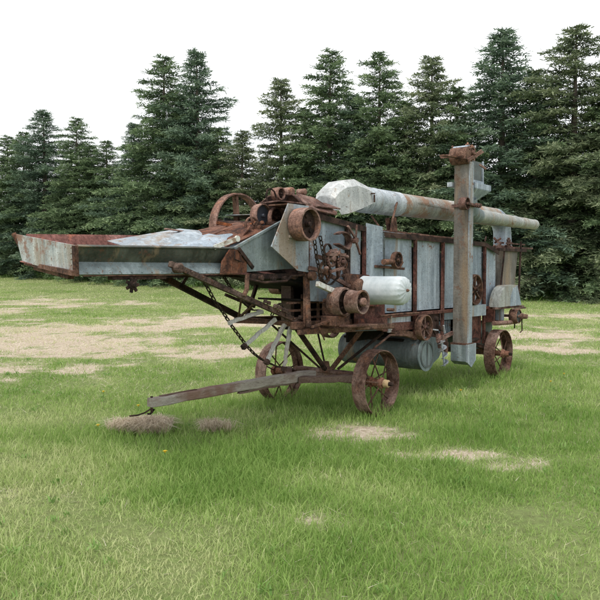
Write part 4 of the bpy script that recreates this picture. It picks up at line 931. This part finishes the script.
# hood at the end of the pipe
secs = [(-.32, [(.34, 2.36), (.36, 2.49), (.42, 2.53), (.58, 2.53), (.64, 2.49), (.66, 2.36)]),
        (-.27, [(.33, 2.31), (.335, 2.56), (.41, 2.62), (.59, 2.62), (.665, 2.56), (.67, 2.31)]),
        (-.12, [(.325, 2.335), (.33, 2.63), (.40, 2.71), (.60, 2.71), (.67, 2.63), (.675, 2.335)]),
        (.12, [(.325, 2.40), (.33, 2.67), (.40, 2.755), (.60, 2.755), (.67, 2.67), (.675, 2.40)]),
        (.36, [(.33, 2.475), (.335, 2.64), (.40, 2.705), (.60, 2.705), (.665, 2.64), (.67, 2.475)]),
        (.46, [(.335, 2.50), (.35, 2.62), (.41, 2.69), (.59, 2.69), (.65, 2.62), (.665, 2.50)])]
bm = B(); rows = [[bm.verts.new((u_ + (.04 * (k in (0, 5))), v_, w_)) for k, (v_, w_) in enumerate(pr_)] for u_, pr_ in secs]
for a_, b_ in zip(rows, rows[1:]):
    for k in range(5): bm.faces.new((a_[k], a_[k + 1], b_[k + 1], b_[k]))
bm.faces.new(rows[0]); bmesh.ops.recalc_face_normals(bm, faces=bm.faces[:]); bmesh.ops.solidify(bm, geom=bm.faces[:], thickness=.008)
rivets(bm, (-.2, .326, 2.60), (.3, .33, 2.60), .09, .007); rivets(bm, (.30, .33, 2.44), (.30, .333, 2.60), .05, .007)
part('spout_hood', bm, 'galv_hood', T, label='faceted pale hood at the end of the blower pipe') if 'galv_hood' in M else None
if 'galv_hood' not in M:
    M['galv_hood'] = galv('whitish_galvanised_hood', (.46, .475, .47), (.64, .65, .64), .32, .6, .1, (.33, .26, .19)); part('spout_hood', bm, 'galv_hood', T, label='faceted pale hood at the end of the blower pipe')
bm = B(); beam(bm, (.44, .315, 2.50), (.44, .315, 2.59), .014, .016, (0, 1, 0)); beam(bm, (.37, .315, 2.60), (.448, .315, 2.605), .016, .016); tube(bm, [(.42, .5, 2.70), (.52, .5, 2.72), (.60, .5, 2.69)], .014, 8); part('hood_latch', bm, 'rust_dark', T)
bm = B(); tube(bm, [(.84, .32, 2.16), (.86, .30, 2.34), (1.02, .34, 2.54)], .014, 8); tube(bm, [(1.10, .5, 2.16), (1.05, .5, 2.35)], .03, 8); tube(bm, [(.60, .30, 2.16), (.66, .5, 2.36)], .012, 8); box(bm, (.95, .30, 2.14), (1.20, .7, 2.17)); slab(bm, [(1.0, .44, 2.17), (1.18, .44, 2.17), (1.14, .44, 2.36), (1.06, .44, 2.36)], .02)
part('pipe_cradle', bm, 'rust', T, True)

# ---- rear: straw fan housing and rear fittings
bm = B(); slab(bm, [(3.88, .13, 1.12), (4.44, .13, 1.10), (4.62, .13, 1.98), (4.02, .13, 1.98)], -.62); part('straw_chute', bm, 'elev', T, label='tapered stained chute at the rear below the turntable')
bm = B(); beam(bm, (3.82, .10, 1.30), (3.98, .10, 1.97), .03, .02, (0, 1, 0)); beam(bm, (4.02, .095, 1.42), (4.55, .095, 1.08), .03, .03); beam(bm, (4.60, .10, 1.06), (4.68, .10, 2.14), .025, .025, (0, 1, 0)); beam(bm, (3.75, .10, 1.99), (4.9, .10, 1.995), .04, .045)
part('chute_irons', bm, 'rust_dark', T)
bm = B()
arc = [(3.40, 1.10)] + [(3.40 + .36 - .36 * math.cos(R(a)), 1.10 + .33 * math.sin(R(a))) for a in range(10, 91, 10)] + [(4.15, 1.43), (4.15, 1.10)]
slab(bm, [(u_, .10, w_) for u_, w_ in arc], -.16); part('fan_scroll', bm, 'pipe_tube', T, True)
bm = B(); slab(bm, [(3.84, -.062, 1.10), (3.86, -.062, 1.25), (3.96, -.062, 1.38), (4.12, -.062, 1.42), (4.30, -.062, 1.10)], -.006); part('scroll_patch', bm, 'galv', T)
bm = B(); beam(bm, (3.30, -.02, 1.085), (4.50, -.02, 1.07), .04, .03); beam(bm, (3.9, -.08, 1.05), (4.45, -.08, 1.05), .03, .02); part('rear_rail', bm, 'rust2', T)
drum('rear_pulley', 4.02, -.14, .935, .115, .13, 'rust', rec=.02, wall=.015, face='galv_dark', lab='rear belt pulley with a protruding shaft')
bm = B(); tube(bm, [(4.02, .15, .935), (4.02, -.24, .935)], .022, 12); lathe(bm, (4.02, -.17, .935), YA, [(0, .05), (.03, .05), (.04, .03)], 14); lathe(bm, (4.02, -.22, .935), YA, [(0, .04), (.05, .035)], 12); part('rear_shaft', bm, 'rust_pale', T, True)
bm = B(); tube(bm, [(3.30, -.02, .86), (3.75, -.05, .845), (4.2, -.02, .83)], .035, 12); part('rear_roller', bm, 'rust_pale', T, True)
bm = B(); tube(bm, [(4.08, -.16, .90), (4.10, -.16, .70), (4.02, -.16, .68)], .010, 8); tube(bm, [(4.45, .1, 1.05), (4.45, .1, .70)], .012, 8); part('hook_rod', bm, 'rust_dark', T, True)
bm = B(); box(bm, (3.35, .0, .88), (3.40, .14, 1.07)); part('rear_bracket', bm, 'rust_red', T)
bm = B(); box(bm, (3.70, .02, .88), (3.80, .12, 1.06)); part('rear_bracket', bm, 'galv', T)

# ---- feeder arms and braces
bm = B(); beam(bm, (-2.92, .20, 1.735), (-1.06, .20, 1.10), .042, .048); lathe(bm, (-2.86, .18, 1.70), YA, [(-.02, .045), (.04, .045), (.05, .03)], 14); rivets(bm, (-2.7, .17, 1.665), (-1.3, .17, 1.185), .13, .012)
for q_ in range(12):
    rr_ = random.Random(q_ + 70); t_ = rr_.uniform(.6, 1.0); c = Vector((-2.92 + 1.86 * t_, .17, 1.735 - .635 * t_ + .03)); lathe(bm, c, (0, -.3, 1), [(0, .022), (.03, .018)], 8)
part('feeder_arm', bm, 'rust_arm', T, label='near rusty arm carrying the feeder tray')
bm = B(); beam(bm, (-2.36, 1.15, 1.68), (-1.02, 1.15, 1.13), .045, .06); beam(bm, (-1.95, 1.15, 1.50), (-1.85, 1.10, 1.68), .03, .03); part('feeder_arm', bm, 'rust_dark', T, label='far dark arm under the feeder tray')
bm = B(); beam(bm, (-.72, 1.15, 1.62), (-.98, 1.15, 1.08), .04, .03, (0, 1, 0)); part('feeder_post', bm, 'rust_dark', T)
bm = B(); beam(bm, (-1.08, 1.2, 1.13), (-1.08, .2, 1.10), .05, .05); beam(bm, (-1.06, 1.15, 1.10), (-.3, 1.15, 1.04), .04, .05); beam(bm, (-1.85, .22, 1.36), (-1.10, 1.1, 1.16), .02, .02); beam(bm, (-2.0, .25, 1.40), (-1.12, 1.12, 1.14), .018, .018); beam(bm, (-1.45, .9, 1.13), (-.9, .3, 1.10), .04, .03); part('cross_bar', bm, 'rust', T)
bm = B(); tube(bm, [(-2.0, .17, 1.64), (-2.02, .16, 1.50), (-2.05, .17, 1.44)], .022, 8); part('hanger', bm, 'rust', T, True)
bm = B(); beam(bm, (-1.18, .10, 1.64), (-1.20, .06, 1.10), .045, .03, (0, 1, 0)); lathe(bm, (-1.17, .06, 1.62), YA, [(0, .05), (.05, .045)], 14); part('strut', bm, 'rust', T)
bm = B(); beam(bm, (-1.55, .9, 1.42), (-1.2, .8, 1.28), .03, .03); part('strut', bm, 'rust_dark', T)
# grey laths leaning from the arm
for (a, b) in (((-1.64, .30, 1.27), (-2.10, .32, 1.18)), ((-1.44, .30, 1.18), (-1.86, .34, .94)), ((-1.30, .30, 1.12), (-1.55, .32, .76)), ((-1.20, .30, 1.09), (-1.28, .32, .66))):
    bm = B(); pole(bm, a, b, .036, .036, .032, .032, int(a[0] * -100)); o = part('lath', bm, 'lath', T)
    if a[0] > -1.5:
        bm = B(); bb = Vector(b); dv = (bb - Vector(a)).normalized(); beam(bm, bb - dv * .02, bb + dv * .03, .045, .045); part('lath_end', bm, 'rust_dark', o)
# far-side pulleys glimpsed under the body
drum('far_pulley', 1.05, 1.36, .93, .20, .12, 'rust_pale', spokes=5, wall=.014)
drum('far_pulley', -.05, 1.36, 1.47, .10, .16, 'rust_pale', rec=.03)
bm = B(); beam(bm, (-.45, .14, 1.72), (-.44, .02, 1.40), .05, .05); beam(bm, (-1.2, .02, 1.10), (-.9, -.02, 1.16), .03, .02); tube(bm, [(-1.05, .05, 1.10), (-1.0, .02, .98), (-.97, .03, .95)], .009, 6); part('loose_strap', bm, 'rust', T)
